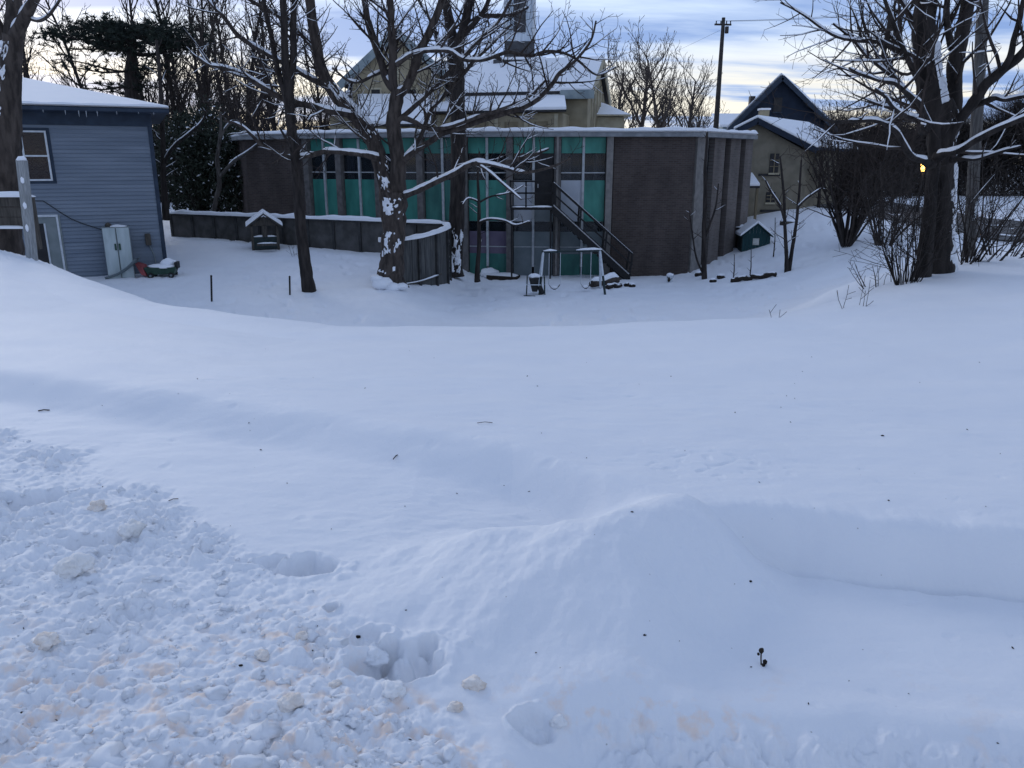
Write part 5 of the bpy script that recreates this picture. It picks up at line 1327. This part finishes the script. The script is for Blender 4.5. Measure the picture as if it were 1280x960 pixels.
# ---- thick old tree on the bank at the right
Y = 13.9
tr = Tree(21)
tD_ = thing('thick_tree', tuple(at(1162, 350, Y) - Vector((0, 0, .2))), 'thick old bare tree with snowy limbs on the bank at the right', 'tree')
trunk, trad = limb([(1171, 362, 26), (1172, 345, 21), (1172, 315, 18), (1173, 280, 16.5), (1175, 240, 15.5), (1177, 205, 15), (1177, 170, 16), (1176, 145, 17.5), (1172, 130, 17)], Y)
tr.path(trunk, trad, 20, .16)
P2, R2_ = limb([(1150, 362, 13), (1153, 345, 10.5), (1157, 310, 9), (1161, 270, 8), (1165, 230, 7), (1168, 200, 7), (1168, 165, 7.5), (1166, 140, 8)], Y - .35, Y - .1)
tr.path(P2, R2_, 14, .18)
for a_ in range(6):
    an = a_ * 1.05 + .3; c = trunk[4] - Vector((0, 0, .22)); tr.w.tube([c + Vector((math.cos(an) * .25, math.sin(an) * .25, .3)), c + Vector((math.cos(an) * .38, math.sin(an) * .38, -.12)), c + Vector((math.cos(an) * .6, math.sin(an) * .6, -.4))], [.16, .11, .05], 8, .2, a_)
DL = [
 ([(1168, 160, 19), (1164, 130, 18), (1161, 105, 17), (1157, 75, 15.5), (1155, 45, 14.5), (1156, 15, 14), (1158, -20, 13), (1162, -80, 10), (1160, -150, 6)], 0, .1, .6),
 ([(1184, 160, 12), (1190, 130, 11), (1192, 100, 10.5), (1196, 70, 10), (1202, 45, 9.5), (1208, 15, 9), (1214, -20, 8), (1222, -90, 6), (1226, -150, 4)], 0, .5, .6),
 ([(1190, 60, 5), (1186, 40, 4.5), (1184, 15, 4), (1188, -20, 3.6), (1195, -80, 2)], .3, -.6, .8),
 ([(1184, 178, 10), (1198, 155, 7.5), (1209, 138, 7), (1220, 121, 7), (1231, 105, 7), (1244, 94, 6.8), (1256, 85, 6.6), (1270, 76, 6), (1284, 62, 5.5), (1310, 40, 4.5), (1350, 20, 3)], -.1, -1.4, .7),
 ([(1252, 86, 4.6), (1262, 70, 4), (1268, 50, 3.8), (1275, 28, 3.4), (1279, 5, 3), (1285, -30, 2)], -.9, -1.5, .7),
 ([(1198, 152, 5), (1214, 136, 3.6), (1230, 128, 3.4), (1243, 124, 3.3), (1258, 126, 3.1), (1280, 121, 2.8), (1310, 115, 2)], -.1, -1.2, .6),
 ([(1172, 196, 8), (1184, 191, 4.6), (1200, 187, 4.4), (1216, 177, 4.3), (1231, 169, 4.2), (1250, 159, 4), (1280, 146, 3.7), (1320, 132, 2.6)], -.3, -1.8, .35),
 ([(1188, 200, 4), (1204, 198, 2.6), (1220, 198, 2.5), (1240, 192, 2.3), (1258, 186, 2), (1275, 182, 1.2)], -.3, -1.4, .3),
 ([(1164, 205, 8), (1154, 199, 4.4), (1143, 196, 4.2), (1135, 188, 4), (1128, 176, 3.8), (1121, 165, 3.6), (1108, 156, 3.4), (1090, 150, 3), (1070, 150, 2.5), (1046, 152, 2), (1030, 148, 1.7), (1018, 140, 1)], -.3, -1.9, .5),
 ([(1163, 160, 6), (1155, 143, 4), (1148, 130, 3.6), (1136, 120, 3.4), (1124, 108, 3.2), (1115, 103, 2.8), (1098, 101, 2.4), (1078, 93, 2), (1060, 84, 1.4)], -.2, -1.4, .9),
 ([(1160, 150, 5), (1150, 137, 4), (1132, 115, 3.4), (1115, 95, 3), (1100, 82, 2.8), (1085, 70, 2.4), (1065, 48, 2), (1040, 30, 1.4)], 0, 1.4, 1.2),
 ([(1158, 118, 5), (1146, 95, 4), (1135, 70, 3.4), (1122, 45, 3), (1110, 15, 2.6), (1100, -20, 2)], 0, -.8, 1.3),
 ([(1157, 105, 5), (1140, 80, 3.6), (1120, 62, 3.2), (1098, 52, 2.8), (1070, 50, 2.4), (1040, 42, 2), (1005, 20, 1.5), (975, 5, 1)], 0, 1.8, 1.4),
 ([(1150, 150, 4), (1138, 146, 3), (1120, 135, 2.5), (1106, 122, 2.2), (1095, 112, 1.4)], -.6, -1.8, .9),
 ([(1155, 160, 4), (1146, 152, 3), (1132, 150, 2.5), (1118, 138, 2.2), (1100, 130, 1.8), (1080, 122, 1.2)], -.5, 1.0, .9),
 ([(1112, 20, 3), (1108, 50, 3.2), (1104, 78, 3)], -.4, -.3, 1.2),
 ([(1156, 60, 5), (1140, 30, 3.6), (1128, 0, 3), (1110, -30, 2.4), (1085, -70, 1.6)], .1, 1.5, 1.2),
]
for i, (sp, y0, y1, dn) in enumerate(DL):
    P, Rd = limb(sp, Y + y0, Y + y1); P = [P[0]] + wobble(P[1:], .04, i * 2.3)
    Rd = [q * .88 for q in Rd]
    tr.path(P, Rd, 14 if Rd[0] > .15 else 8, .15); tr.snow(P, Rd, .9 if i > 1 else .4, .3)
    Ln = sum((a - b).length for a, b in zip(P[:-1], P[1:]))
    tr.sprout(P, Rd, Ln, 0, 3, up=.09, kink=.17, dens=(3.8 * dn, 4.0, 4.2), rmin=.0034, shrink=.55, t0=.15, clen=min(Ln * 1.2, 3.0))
tr.plaster(trunk, trad, 4, 26, R(285), R(345), .06, 3, .28)
PR, RR = limb(DL[0][0][:5], Y, Y)
tr.plaster(PR, RR, 4, 19, R(290), R(350), .05, 6, .30)
tr.plaster(trunk, trad, 26, 38, R(270), R(340), .05, 8, .25)
for k in range(5): tr.s.blob(trunk[3] + Vector((-.3 + k * .17, -.50 - .05 * (k % 2), -.22)), .16, .12, .10, 2, .4, 2, k)
tr.build(tD_, 'barkdark')

# ---- tree cut by the left edge and one behind the clapboard house
Y = 18.5
tr = Tree(31)
tE_ = thing('edge_tree', tuple(at(6, 300, Y)), 'thick tree trunk cut by the left edge of the photo in front of the house', 'tree')
P, Rd = limb([(4, 330, 24), (5, 290, 20), (6, 240, 18), (8, 190, 16.5), (10, 140, 14.5), (12, 100, 12.5), (14, 70, 12), (17, 45, 11)], Y)
tr.path(P, Rd, 14, .2); tr.plaster(P, Rd, 18, 34, R(180), R(290), .07, 3, .35)
tr.plaster(P, Rd, 13, 18, R(195), R(260), .07, 5, .3)
for sp, dy in (([(17, 52, 9), (26, 32, 7), (36, 12, 6), (48, -10, 5), (70, -60, 3)], -.5), ([(17, 52, 10), (16, 30, 9), (18, 5, 8.5), (16, -30, 7), (10, -100, 4)], .4), ([(10, 60, 6), (0, 35, 5), (-12, 10, 4), (-30, -20, 3)], .2), ([(32, 20, 2.6), (48, 26, 2), (62, 18, 1.8), (78, -5, 1.2)], -1)):
    Q, Rq = limb(sp, Y, Y + dy); tr.path(Q, Rq, 10, .15); tr.snow(Q, Rq, .8, .3)
    tr.sprout(Q, Rq, 2.5, 0, 3, dens=(2.0, 2.6, 3), clen=1.6, rmin=.004, t0=.4)
tr.build(tE_, 'bark')

# ---- saplings
def sapling(px, py, top, Y, spec, lab, seed, bark='barkdark', snow=True, dens=1.0, rm=.005, nm='sapling', clen=1.2):
    t = Tree(seed); base = at(px, py, Y); o = thing(nm, (base.x, base.y, base.z), lab, 'tree')
    for sp, dy in spec:
        Q, Rq = limb(sp, Y, Y + dy); Q = [Q[0]] + wobble(Q[1:], .03, seed + dy); t.path(Q, Rq, 8, .15)
        if snow: t.snow(Q, Rq, .8, .3)
        Ln = sum((a - b).length for a, b in zip(Q[:-1], Q[1:]))
        t.sprout(Q, Rq, Ln, 0, 3, dens=(2.2 * dens, 2.4, 2.6), clen=min(Ln * .6, clen), rmin=rm, t0=.3)
    t.build(o, bark); return o
sapling(597, 346, 180, 28.0, [([(597, 352, 4), (597, 330, 2.8), (599, 290, 2.4), (598, 250, 2), (597, 225, 1.6), (599, 190, 1)], 0), ([(598, 278, 1.6), (612, 274, 1.5), (630, 276, 1.4), (645, 281, 1.2), (664, 276, .8)], -.6), ([(598, 254, 1.3), (615, 245, 1.1), (640, 240, .9), (655, 232, .6)], .5), ([(598, 252, 1.2), (585, 248, 1), (578, 256, .6)], -.4)], 'thin dark sapling with one low snowy branch before the turquoise bays', 41, dens=1.2)
sapling(985, 343, 200, 29.5, [([(983, 348, 3.4), (983, 325, 2.6), (982, 300, 2.2), (981, 270, 1.9), (979, 235, 1.6), (975, 195, 1)], 0), ([(985, 346, 3), (989, 320, 2.4), (993, 295, 2.1), (997, 268, 1.9), (999, 240, 1.6), (1002, 200, 1)], .4), ([(981, 275, 1.8), (975, 258, 1.5), (966, 243, 1.3), (957, 225, .8)], -.6), ([(998, 258, 1.6), (1008, 248, 1.4), (1020, 240, 1.2), (1030, 234, .8)], -.4)], 'two-stemmed thin sapling right of the blue green playhouse', 42, dens=1.4, clen=1.6)
sapling(879, 350, 170, 31.5, [([(881, 356, 4), (880, 335, 3.4), (880, 300, 3), (881, 250, 2.5), (882, 205, 2), (884, 165, 1.2)], 0), ([(880, 300, 1.8), (888, 280, 1.4), (895, 255, 1.1), (898, 230, .7)], .4), ([(880, 345, 1.4), (870, 322, 1.2), (864, 280, .9), (862, 262, .6)], -.2)], 'thin dark sapling against the brick corner', 43, dens=1.0, snow=False)
sapling(267, 258, 130, 38.5, [([(266, 268, 3), (270, 250, 3), (274, 235, 3), (273, 215, 2.8), (271, 200, 2.6), (274, 180, 2.2), (276, 160, 1.8), (275, 140, 1.2)], 0), ([(274, 222, 2.4), (284, 210, 2.2), (296, 199, 2), (310, 190, 1.7), (325, 178, 1.2)], -.6), ([(274, 178, 1.6), (282, 160, 1.5), (295, 150, 1.3), (312, 165, 1.1), (330, 182, .8)], .5)], 'crooked young tree lined with snow behind the panel wall', 44, 'barkgrey', clen=1.5)
sapling(205, 270, 110, 36.5, [([(208, 275, 5), (206, 250, 4), (204, 220, 3.6), (204, 190, 3.3), (203, 150, 3), (200, 100, 2.4), (196, 50, 1.6)], 0), ([(204, 205, 2.4), (212, 190, 2.1), (222, 178, 2), (236, 168, 1.8), (252, 152, 1.3), (258, 140, .8)], -.5)], 'dark thin tree just right of the clapboard house corner', 45, clen=2.5)
for px, py, tp, Y_, lab in ((916, 352, 318, 30.5, 'thin bare stem left of the rotten logs'), (937, 348, 312, 30.5, 'thin bare stem standing among the rotten logs'), (967, 318, 272, 33, 'thin upright stem between the playhouse and the two-stemmed sapling')):
    b0, b1 = at(px, py, Y_), at(px + 2, tp, Y_); t = Tree(px); o = thing('young_shrub', tuple(b0), lab, 'plant')
    Q = [b0 - Vector((0, 0, .2)), b0.lerp(b1, .4) + Vector((.03, 0, 0)), b1]; t.w.tube(Q, [.028, .022, .012], 6)
    t.sprout(Q, [.028, .022, .012], 1.2, 1, 2, dens=(2, 4, 3), clen=.5, rmin=.006); t.build(o, 'barkdark')

# ---- multi-stem shrubs
def shrub(base, n, H, spreadx, lab, seed, nm='bare_shrub', r0=.035, rm=.006, maxlev=3, snow=True, dens=(1.4, 2.4, 3), twig='twig', lean=(0, 0), cat='shrub', group=None):
    t = Tree(seed); o = thing(nm, tuple(base), lab, cat, group); rn = t.r
    for k in range(n):
        a = rn.uniform(0, 2 * math.pi); sp = rn.uniform(.2, 1) * spreadx
        p = Vector(base) + Vector((math.cos(a) * .25 * spreadx, math.sin(a) * .25 * spreadx, -.15))
        d = Vector((math.cos(a) * sp + lean[0], math.sin(a) * sp + lean[1], 1.0))
        t.grow(p, d, H * rn.uniform(.65, 1.1), r0 * rn.uniform(.6, 1.2), 0, maxlev, up=.05, kink=.16, dens=dens, snow=snow, rmin=rm, shrink=.45)
    if not t.w.v: t.w, t.t = t.t, B()
    t.build(o, 'barkdark', twig, stems=True); return o
shrub(at(1058, 303, 31), 34, 5.6, .55, 'large dark many-stemmed shrub between the cottage and the thick tree', 51, r0=.05, rm=.008, dens=(1.7, 2.2, 2.2), snow=False)
bx_ = at(1133, 352, 13.2)
shrub(bx_, 40, 2.0, .5, 'twiggy bush at the left foot of the thick tree', 52, nm='twiggy_bush', r0=.012, rm=.0035, maxlev=2, dens=(3, 4))
shrub(at(1222, 330, 15.2), 24, 2.6, 1.0, 'thicket of thin arching stems right of the grey wooden pole', 53, nm='stem_thicket', r0=.018, rm=.004, maxlev=2, dens=(1.6, 3), lean=(.55, 0), snow=False)
shrub(at(1195, 335, 15.0), 14, 1.6, .7, 'small clump of thin stems between the thick tree and the pole', 54, nm='stem_clump', r0=.014, rm=.0035, maxlev=2, dens=(2, 3), snow=False)
g = ground_px(1105, 352)
shrub(g, 12, .55, 1.3, 'flattened snow-dusted weed clump left of the twiggy bush', 55, nm='weed_clump', r0=.014, rm=.004, maxlev=1, dens=(4,), cat='plant')
for px, py, H, n, lab in ((977, 396, .32, 2, 'single dry grass stalk poking through the snow below the right bank'), (1068, 384, .55, 5, 'dry grass stalks on the snow slope below the thick tree'), (370, 320, .8, 10, 'small dark twig cluster left of the slender tree trunk'), (240, 366, .12, 6, 'small dark tuft on the lawn left of the slender tree')):
    g = ground_px(px, py); shrub(g, n, H, .5, lab, px, nm='dry_stalks', r0=.008, rm=.004, maxlev=1, snow=False, dens=(3,), cat='plant')

shrub(at(1105, 300, 22), 26, 2.6, .8, 'loose twiggy bush between the large shrub and the thick tree', 58, nm='loose_bush', r0=.02, rm=.006, maxlev=2, dens=(1.8, 3), snow=False)
shrub(at(1255, 322, 16.5), 22, 2.2, .9, 'thin stems at the right edge beyond the grey wooden pole', 59, nm='edge_bush', r0=.016, rm=.004, maxlev=2, dens=(1.8, 3), lean=(.3, 0), snow=False)
# ---- background bare trees: a few kinds, copied
def proto_tree(seed, H, kind):
    t = Tree(seed); rn = t.r
    P = [Vector((0, 0, -.5))]; Rd = [.028 * H * (.5 if kind == 'vase' else .42)]; d = Vector((rn.gauss(0, .05), rn.gauss(0, .05), 1))
    top = H * (.55 if kind == 'vase' else .8); n = 9
    for k in range(n):
        d = (d + Vector((rn.gauss(0, .06), rn.gauss(0, .06), .05))).normalized(); P.append(P[-1] + d * (top / n)); Rd.append(Rd[0] * (1 - .75 * (k + 1) / n))
    t.path(P, Rd, 9, .15)
    t.sprout(P, Rd, top, 0, 4, up=.14, kink=.17, dens=((3.2, 1.6, 2.2, 3.0) if kind == 'vase' else (2.5, 1.5, 2.1, 2.8)), snow=False, rmin=.011, shrink=.55, t0=.22 if kind == 'vase' else .3, clen=H * (.62 if kind == 'vase' else .42), spread=.62)
    return t
PROTO = []
for seed, H, kind in ((61, 13, 'vase'), (62, 15, 'vase'), (63, 16, 'tall'), (64, 18, 'tall')):
    t = proto_tree(seed, H, kind)
    mw = bpy.data.meshes.new('bare_trunk'); mw.from_pydata(t.w.v, [], t.w.f); mt = bpy.data.meshes.new('bare_crown'); mt.from_pydata(t.t.v, [], t.t.f)
    mw.polygons.foreach_set('use_smooth', [True] * len(mw.polygons))
    PROTO.append((mw, mt))
_mcache = {}
def bare_tree(px, Y, base_z, k, sc, lab, grp, far=False, rz=None):
    mw, mt = PROTO[k]
    key = (k, far)
    if key not in _mcache:
        a, b_ = mw.copy(), mt.copy(); a.materials.append(MT['twigfar' if far else 'barkdark']); b_.materials.append(MT['twigfar' if far else 'twig']); _mcache[key] = (a, b_)
    a, b_ = _mcache[key]
    x = at(px, 150, Y).x
    o = thing('bare_tree', (x, Y, base_z), lab, 'tree', grp)
    o.rotation_euler.z = rnd.uniform(0, 6.28) if rz is None else rz; o.scale = (sc, sc, sc)
    for nm, m in (('trunk', a), ('crown', b_)):
        c = bpy.data.objects.new(nm, m); COL.objects.link(c); c.parent = o
for px, Y_, k, sc, lab in ((798, 112, 0, 2.45, 'tallest bare tree against the sky right of the church'), (829, 108, 1, 1.95, 'broad bare tree right of the tallest one on the skyline'), (853, 116, 0, 2.1, 'rounded bare tree on the skyline, second from the utility pole'), (770, 120, 1, 1.95, 'bare tree on the skyline half behind the church gable'), (878, 124, 0, 1.6, 'low rounded bare tree on the skyline nearest the utility pole')):
    bare_tree(px, Y_, -3, k, sc, lab, 'bare trees between church and pole', True)
for px, Y_, k, sc, lab in ((927, 140, 0, 1.2, 'low far bare tree touching the left slope of the navy gable'), (910, 150, 1, 1.1, 'low far bare tree just right of the utility pole foot')):
    bare_tree(px, Y_, -3, k, sc, lab, 'low far trees left of the navy gable', True)
wood_px = [(-20, 52, 2, 1.1), (45, 58, 3, 1.0), (128, 50, 2, 1.05), (178, 52, 3, 1.0), (196, 60, 2, 1.1), (214, 48, 3, .95), (232, 56, 2, 1.1), (250, 64, 3, 1.1), (262, 47, 2, 1.0), (283, 55, 3, 1.0), (300, 62, 2, 1.2), (318, 50, 0, 1.15), (335, 58, 3, 1.05), (352, 66, 2, 1.1), (376, 60, 1, 1.0), (398, 70, 3, .95), (420, 74, 1, .95), (448, 82, 0, .9), (222, 74, 3, 1.2), (275, 80, 3, 1.3), (310, 84, 2, 1.3), (240, 43, 0, .9), (285, 44, 1, .85)]
for px, Y_, k, sc in wood_px:
    lab = ('bare tree at the far left beyond the clapboard house roof' if px < 60 else 'dark bare tree among the pine boughs above the clapboard house' if px < 200 else 'dark bare tree behind the evergreen shrubs and the panel wall' if px < 310 else 'dark bare tree behind the left end of the brick building')
    bare_tree(px, Y_, -3.3, k, sc, lab, 'bare trees of the wood on the left')
for px, Y_, k, sc in ((1012, 50, 1, .52), (1035, 47, 0, .58), (1062, 52, 1, .60), (1085, 44, 0, .52), (1105, 54, 1, .62), (1128, 48, 0, .58), (1240, 70, 1, .75), (1268, 66, 0, .72), (1205, 74, 1, .8), (1300, 60, 0, .75), (1180, 64, 1, .75), (1150, 58, 0, .66), (1225, 84, 0, .9), (1260, 90, 1, .9)):
    bare_tree(px, Y_, -2.6, k, sc, 'dark bare tree behind the large many-stemmed shrub, left of the thick tree' if px < 1140 else 'bare tree beyond the side street, right of the thick tree', 'bare trees beyond the side street')

# ---- evergreen hedge behind the panel wall, and far dark hedges: leaves by the thousand
def leafy(center, rx, ry, rz, n, lab, seed, nm='evergreen_shrub', size=.09, m='leaf', snowfrac=.02, cat='shrub'):
    rn = random.Random(seed); L = B(); S = B()
    o = thing(nm, (center[0], center[1], center[2] - rz), lab, cat)
    for k in range(n):
        while True:
            a = Vector((rn.uniform(-1, 1), rn.uniform(-1, 1), rn.uniform(-1, 1)))
            l = a.length
            if .1 < l < 1 and rn.random() < .35 + .65 * l: break
        lump = 1 + .28 * mnoise.noise(a * 2.5 + Vector((seed, 0, 0)))
        p = Vector(center) + Vector((a.x * rx * lump, a.y * ry * lump, a.z * rz * lump))
        d = Vector((rn.gauss(0, 1), rn.gauss(0, 1), rn.gauss(0, .7))).normalized(); e = d.orthogonal().normalized()
        e = (Matrix.Rotation(rn.uniform(0, 6.28), 3, d) @ e); s = size * rn.uniform(.6, 1.4); f = d.cross(e)
        (S if rn.random() < snowfrac else L).add([p - e * s, p + f * s * .45 + d * s * .15, p + e * s, p - f * s * .45 + d * s * .15], [(0, 1, 2, 3)])
    st = B(); b0 = Vector((center[0], center[1], center[2] - rz - .3))
    for k in range(6): st.tube([b0 + Vector((rn.uniform(-.6, .6) * rx, rn.uniform(-.3, .3) * ry, 0)), b0 + Vector((rn.uniform(-.7, .7) * rx, rn.uniform(-.3, .3) * ry, rz * 1.4))], [.09, .03], 6)
    st.build('stems', 'barkdark', o); L.build('crown', m, o)
    if S.v: S.build('snow_flecks', 'snow', o, kind='stuff')
for px, py, Y_, rx, rz, n, lab in ((228, 205, 41, 1.7, 2.6, 5200, 'dark evergreen shrub right behind the corner of the clapboard house'), (258, 200, 42, 1.7, 2.9, 5200, 'dark evergreen shrub behind the crooked young tree'), (292, 212, 41, 1.5, 2.4, 4600, 'dark evergreen shrub left of the brick building end')):
    c = at(px, py, Y_); leafy(c, rx, 1.2, rz, n, lab, px, snowfrac=.035)
def hedge_stuff(name, px0, px1, Y_, z0, z1, n, m, seed, size):
    rn = random.Random(seed); L = B(); x0, x1 = at(px0, 160, Y_).x, at(px1, 160, Y_).x
    for k in range(n):
        x = rn.uniform(x0, x1); h = z0 + (z1 - z0) * (.75 + .35 * mnoise.noise(Vector((x * .25, seed, 0))) + .15 * mnoise.noise(Vector((x * .9, seed, 2))))
        z = z0 + (h - z0) * rn.random() ** .8; y = Y_ + rn.uniform(-1.5, 1.5)
        d = Vector((rn.gauss(0, .5), rn.gauss(0, .5), rn.uniform(.3, 1.4))).normalized() * size * rn.uniform(.5, 1.5); e = d.orthogonal().normalized() * size * .022
        p = Vector((x, y, z)); L.add([p - e, p + e, p + d], [(0, 1, 2)])
    o = L.build(name, m, None); tag(o, kind='stuff'); return o
hedge_stuff('far_woods', 740, 930, 130, -4, 2.4, 14000, 'hedgefar', 3, 2.2)
hedge_stuff('far_thicket', 985, 1420, 62, -3.2, 4.4, 40000, 'hedgefar', 5, 1.7)
hedge_stuff('wood_undergrowth', -120, 470, 68, -4, 3.4, 30000, 'hedgefar', 9, 2.0)

# ---- spreading pine over the clapboard house
def pine():
    Y_ = 46; base = at(166, 200, Y_); o = thing('pine_tree', (base.x, Y_, -3.6), 'dark pine with flat spreading boughs above the clapboard house roof', 'tree')
    t = Tree(71); rn = t.r; N = B()
    P, Rd = limb([(168, 330, 11), (166, 200, 9.5), (165, 125, 8.5), (163, 95, 6.5), (164, 70, 5), (166, 48, 3.5), (170, 30, 2)], Y_)
    t.path(P, Rd, 10, .2)
    def tuft(p, s):
        for k in range(13):
            d = Vector((rn.gauss(0, .9), rn.gauss(0, .9), rn.gauss(.35, .45))).normalized() * s * rn.uniform(.6, 1.1); e = d.orthogonal().normalized() * .028
            N.add([p - e, p + e, p + d], [(0, 1, 2)])
    for py, reachL, reachR, lift in ((108, 3.0, 1.6, -.1), (88, 4.6, 2.4, .1), (66, 3.6, 3.6, .3), (56, 4.6, 4.2, .2), (49, 4.8, 4.4, .15), (42, 4.2, 4.2, .1), (35, 3.0, 3.8, .1)):
        c = at(165, py, Y_)
        for k in range(6):
            a = k * 1.05 + rn.uniform(-.3, .3) + py; reach = (reachR if math.cos(a) > 0 else reachL) * rn.uniform(.75, 1.1)
            d = Vector((math.cos(a), math.sin(a) * .8, .04 * lift)); Q = [c + d * (reach * q) + Vector((0, 0, lift * q * q + .12 * math.sin(q * 5 + k))) for q in (0, .2, .4, .6, .8, 1)]
            t.w.tube(Q, [.07, .06, .05, .04, .03, .015], 5)
            for q in range(int(reach * (14 if py < 60 else 6))):
                u = rn.uniform(.3, 1); i = min(4, int(u * 5)); p = Q[i].lerp(Q[i + 1], u * 5 - i)
                off = Vector((rn.gauss(0, .28), rn.gauss(0, .28), rn.gauss(-.03, .17))) * (.5 + u)
                tuft(p + off, .30)
    t.build(o, 'barkdark'); N.build('needles', 'pine', o)
pine()

# ================================================================== loose snow, clods and litter in the foreground
def clods():
    rn = random.Random(5); L = B(); cnt = 0
    while cnt < 800:
        px, py = rn.uniform(-60, 720), rn.uniform(545, 985)
        d = ray(px, py); t = -1.6 / d.z; x, y = d.x * t, d.y * t
        m = float(rough_mask(np.array([x]), np.array([y]))[0])
        if m < .55 or rn.random() < .15: continue
        r = min(.036, .004 + rn.expovariate(1 / .006)); z = gz(x, y, True)
        L.blob((x, y, z - r * .1), r * rn.uniform(.9, 1.5), r * rn.uniform(.8, 1.3), r * rn.uniform(.6, .9), 2, .95, 2.3, cnt); cnt += 1
    o = L.build('snow_crumbs', 'snow', None, smooth=True, org=(0, 0, -1.6)); tag(o, kind='stuff')
clods()
CH = [(592, 857, .030, 'clodwarmdirt', 'round brownish snow chunk alone right of the larger footprint'), (366, 881, .030, 'clodwarmdirt', 'peach coloured snow chunk left of the larger footprint near the bottom'), (492, 866, .034, 'clod', 'pale snow chunk on the front rim of the larger footprint'), (92, 714, .055, 'clod', 'big flat pale snow lump at the left side of the rough snow'), (328, 822, .022, 'clodwarmdirt', 'small tan snow chunk between the two footprints and the left edge'), (165, 668, .045, 'clod', 'pair-topped grey snow chunk above the big flat lump'), (122, 636, .032, 'clodwarmdirt', 'tan snow chunk with a dark bit high in the rough snow'), (569, 886, .020, 'clodwarmdirt', 'small tan snow chunk just below the round brownish one'), (468, 836, .036, 'snow', 'blue white snow block lying inside the larger footprint'), (420, 858, .018, 'clodwarmdirt', 'small peach snow chunk at the lower left rim of the larger footprint'), (697, 905, .020, 'clod', 'small rosy snow chunk right of the hollow at the bottom centre'), (378, 797, .022, 'clodwarmdirt', 'small yellowish snow chunk left of the larger footprint'), (60, 806, .032, 'clodwarmdirt', 'broad peach snow chunk in the lower left rough snow')]
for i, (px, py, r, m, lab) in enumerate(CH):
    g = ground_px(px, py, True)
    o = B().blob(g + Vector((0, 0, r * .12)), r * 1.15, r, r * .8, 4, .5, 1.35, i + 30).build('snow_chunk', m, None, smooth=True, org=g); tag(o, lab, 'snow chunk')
for i, (px, py, dx, dy, r, lab) in enumerate(((55, 514, .07, .01, .004, 'short dark twig on the smooth snow at the far left'), (495, 572, .02, .07, .003, 'thin twig with a dimple on the soft snow ridge'), (606, 530, .09, .0, .002, 'thin straw lying flat on the field above the mound'), (217, 286 + 340, .04, .02, .002, 'tiny straw at the edge of the rough snow'))):
    g = ground_px(px, py, True); o = B().tube([g + Vector((-dx / 2, -dy / 2, .004)), g + Vector((0, 0, .010)), g + Vector((dx / 2, dy / 2, .006))], r, 5).build('twig', 'soil', None, org=g); tag(o, lab, 'twig')
for i, (px, py, r, lab) in enumerate(((301, 835, .006, 'black speck of bark left of the larger footprint'), (447, 797, .009, 'dark pebble on the back wall of the larger footprint'), (806, 795, .005, 'tiny dark crumb low on the front of the mound'), (938, 728, .006, 'tiny dark crumb on the right flank of the mound'), (1103, 545, .009, 'dark crumb alone on the smooth field at the right'), (790, 640, .005, 'tiny dark crumb on top of the mound'))):
    r *= .75; g = ground_px(px, py, True); o = B().blob(g + Vector((0, 0, r * .2)), r * 1.5, r, r * .8, 2, .8, 2.5, i).build('crumb', 'soil', None, smooth=True, org=g); tag(o, lab, 'debris')
g = ground_px(953, 834, True); wd = thing('dried_seed_head', tuple(g), 'dried brown seed heads on a short stalk on the front of the mound', 'plant')
B().tube([g + Vector((0, 0, -.03)), g + Vector((-.004, .01, .02)), g + Vector((-.002, .02, .045))], .003, 5).build('stalk', 'wood', wd)
for k, (dx, dy, dz, r) in enumerate(((-.002, .020, .048, .009), (-.013, .016, .036, .005), (.009, .004, .012, .008), (.002, -.002, .004, .006))):
    B().blob(g + Vector((dx, dy, dz)), r, r, r * 1.2, 2, .35, 2, k).build('seed_head', 'soil', wd, smooth=True)

def litter():
    rn = random.Random(17); L = B()
    for k in range(70):
        px, py = rn.uniform(-40, 1320), 420 + 520 * rn.random() ** 1.2
        d = ray(px, py); t = -1.62 / d.z; x, y = d.x * t, d.y * t
        if y > 9: continue
        z = gz(x, y, True); a = rn.uniform(0, 6.28); l = rn.uniform(.002, .006) * (1 + .12 * y); w = l * rn.uniform(.15, .5)
        c, s_ = math.cos(a) * l, math.sin(a) * l; e, f = -math.sin(a) * w, math.cos(a) * w
        L.add([(x - c, y - s_, z + .001), (x + e, y + f, z + .002), (x + c, y + s_, z + .002 + l * .3), (x - e, y - f, z + .001), (x, y, z + .004 + w)], [(0, 3, 4), (3, 2, 4), (2, 1, 4), (1, 0, 4)])
    o = L.build('snow_litter', 'soil', None, org=(0, 0, -1.6)); tag(o, kind='stuff')
litter()
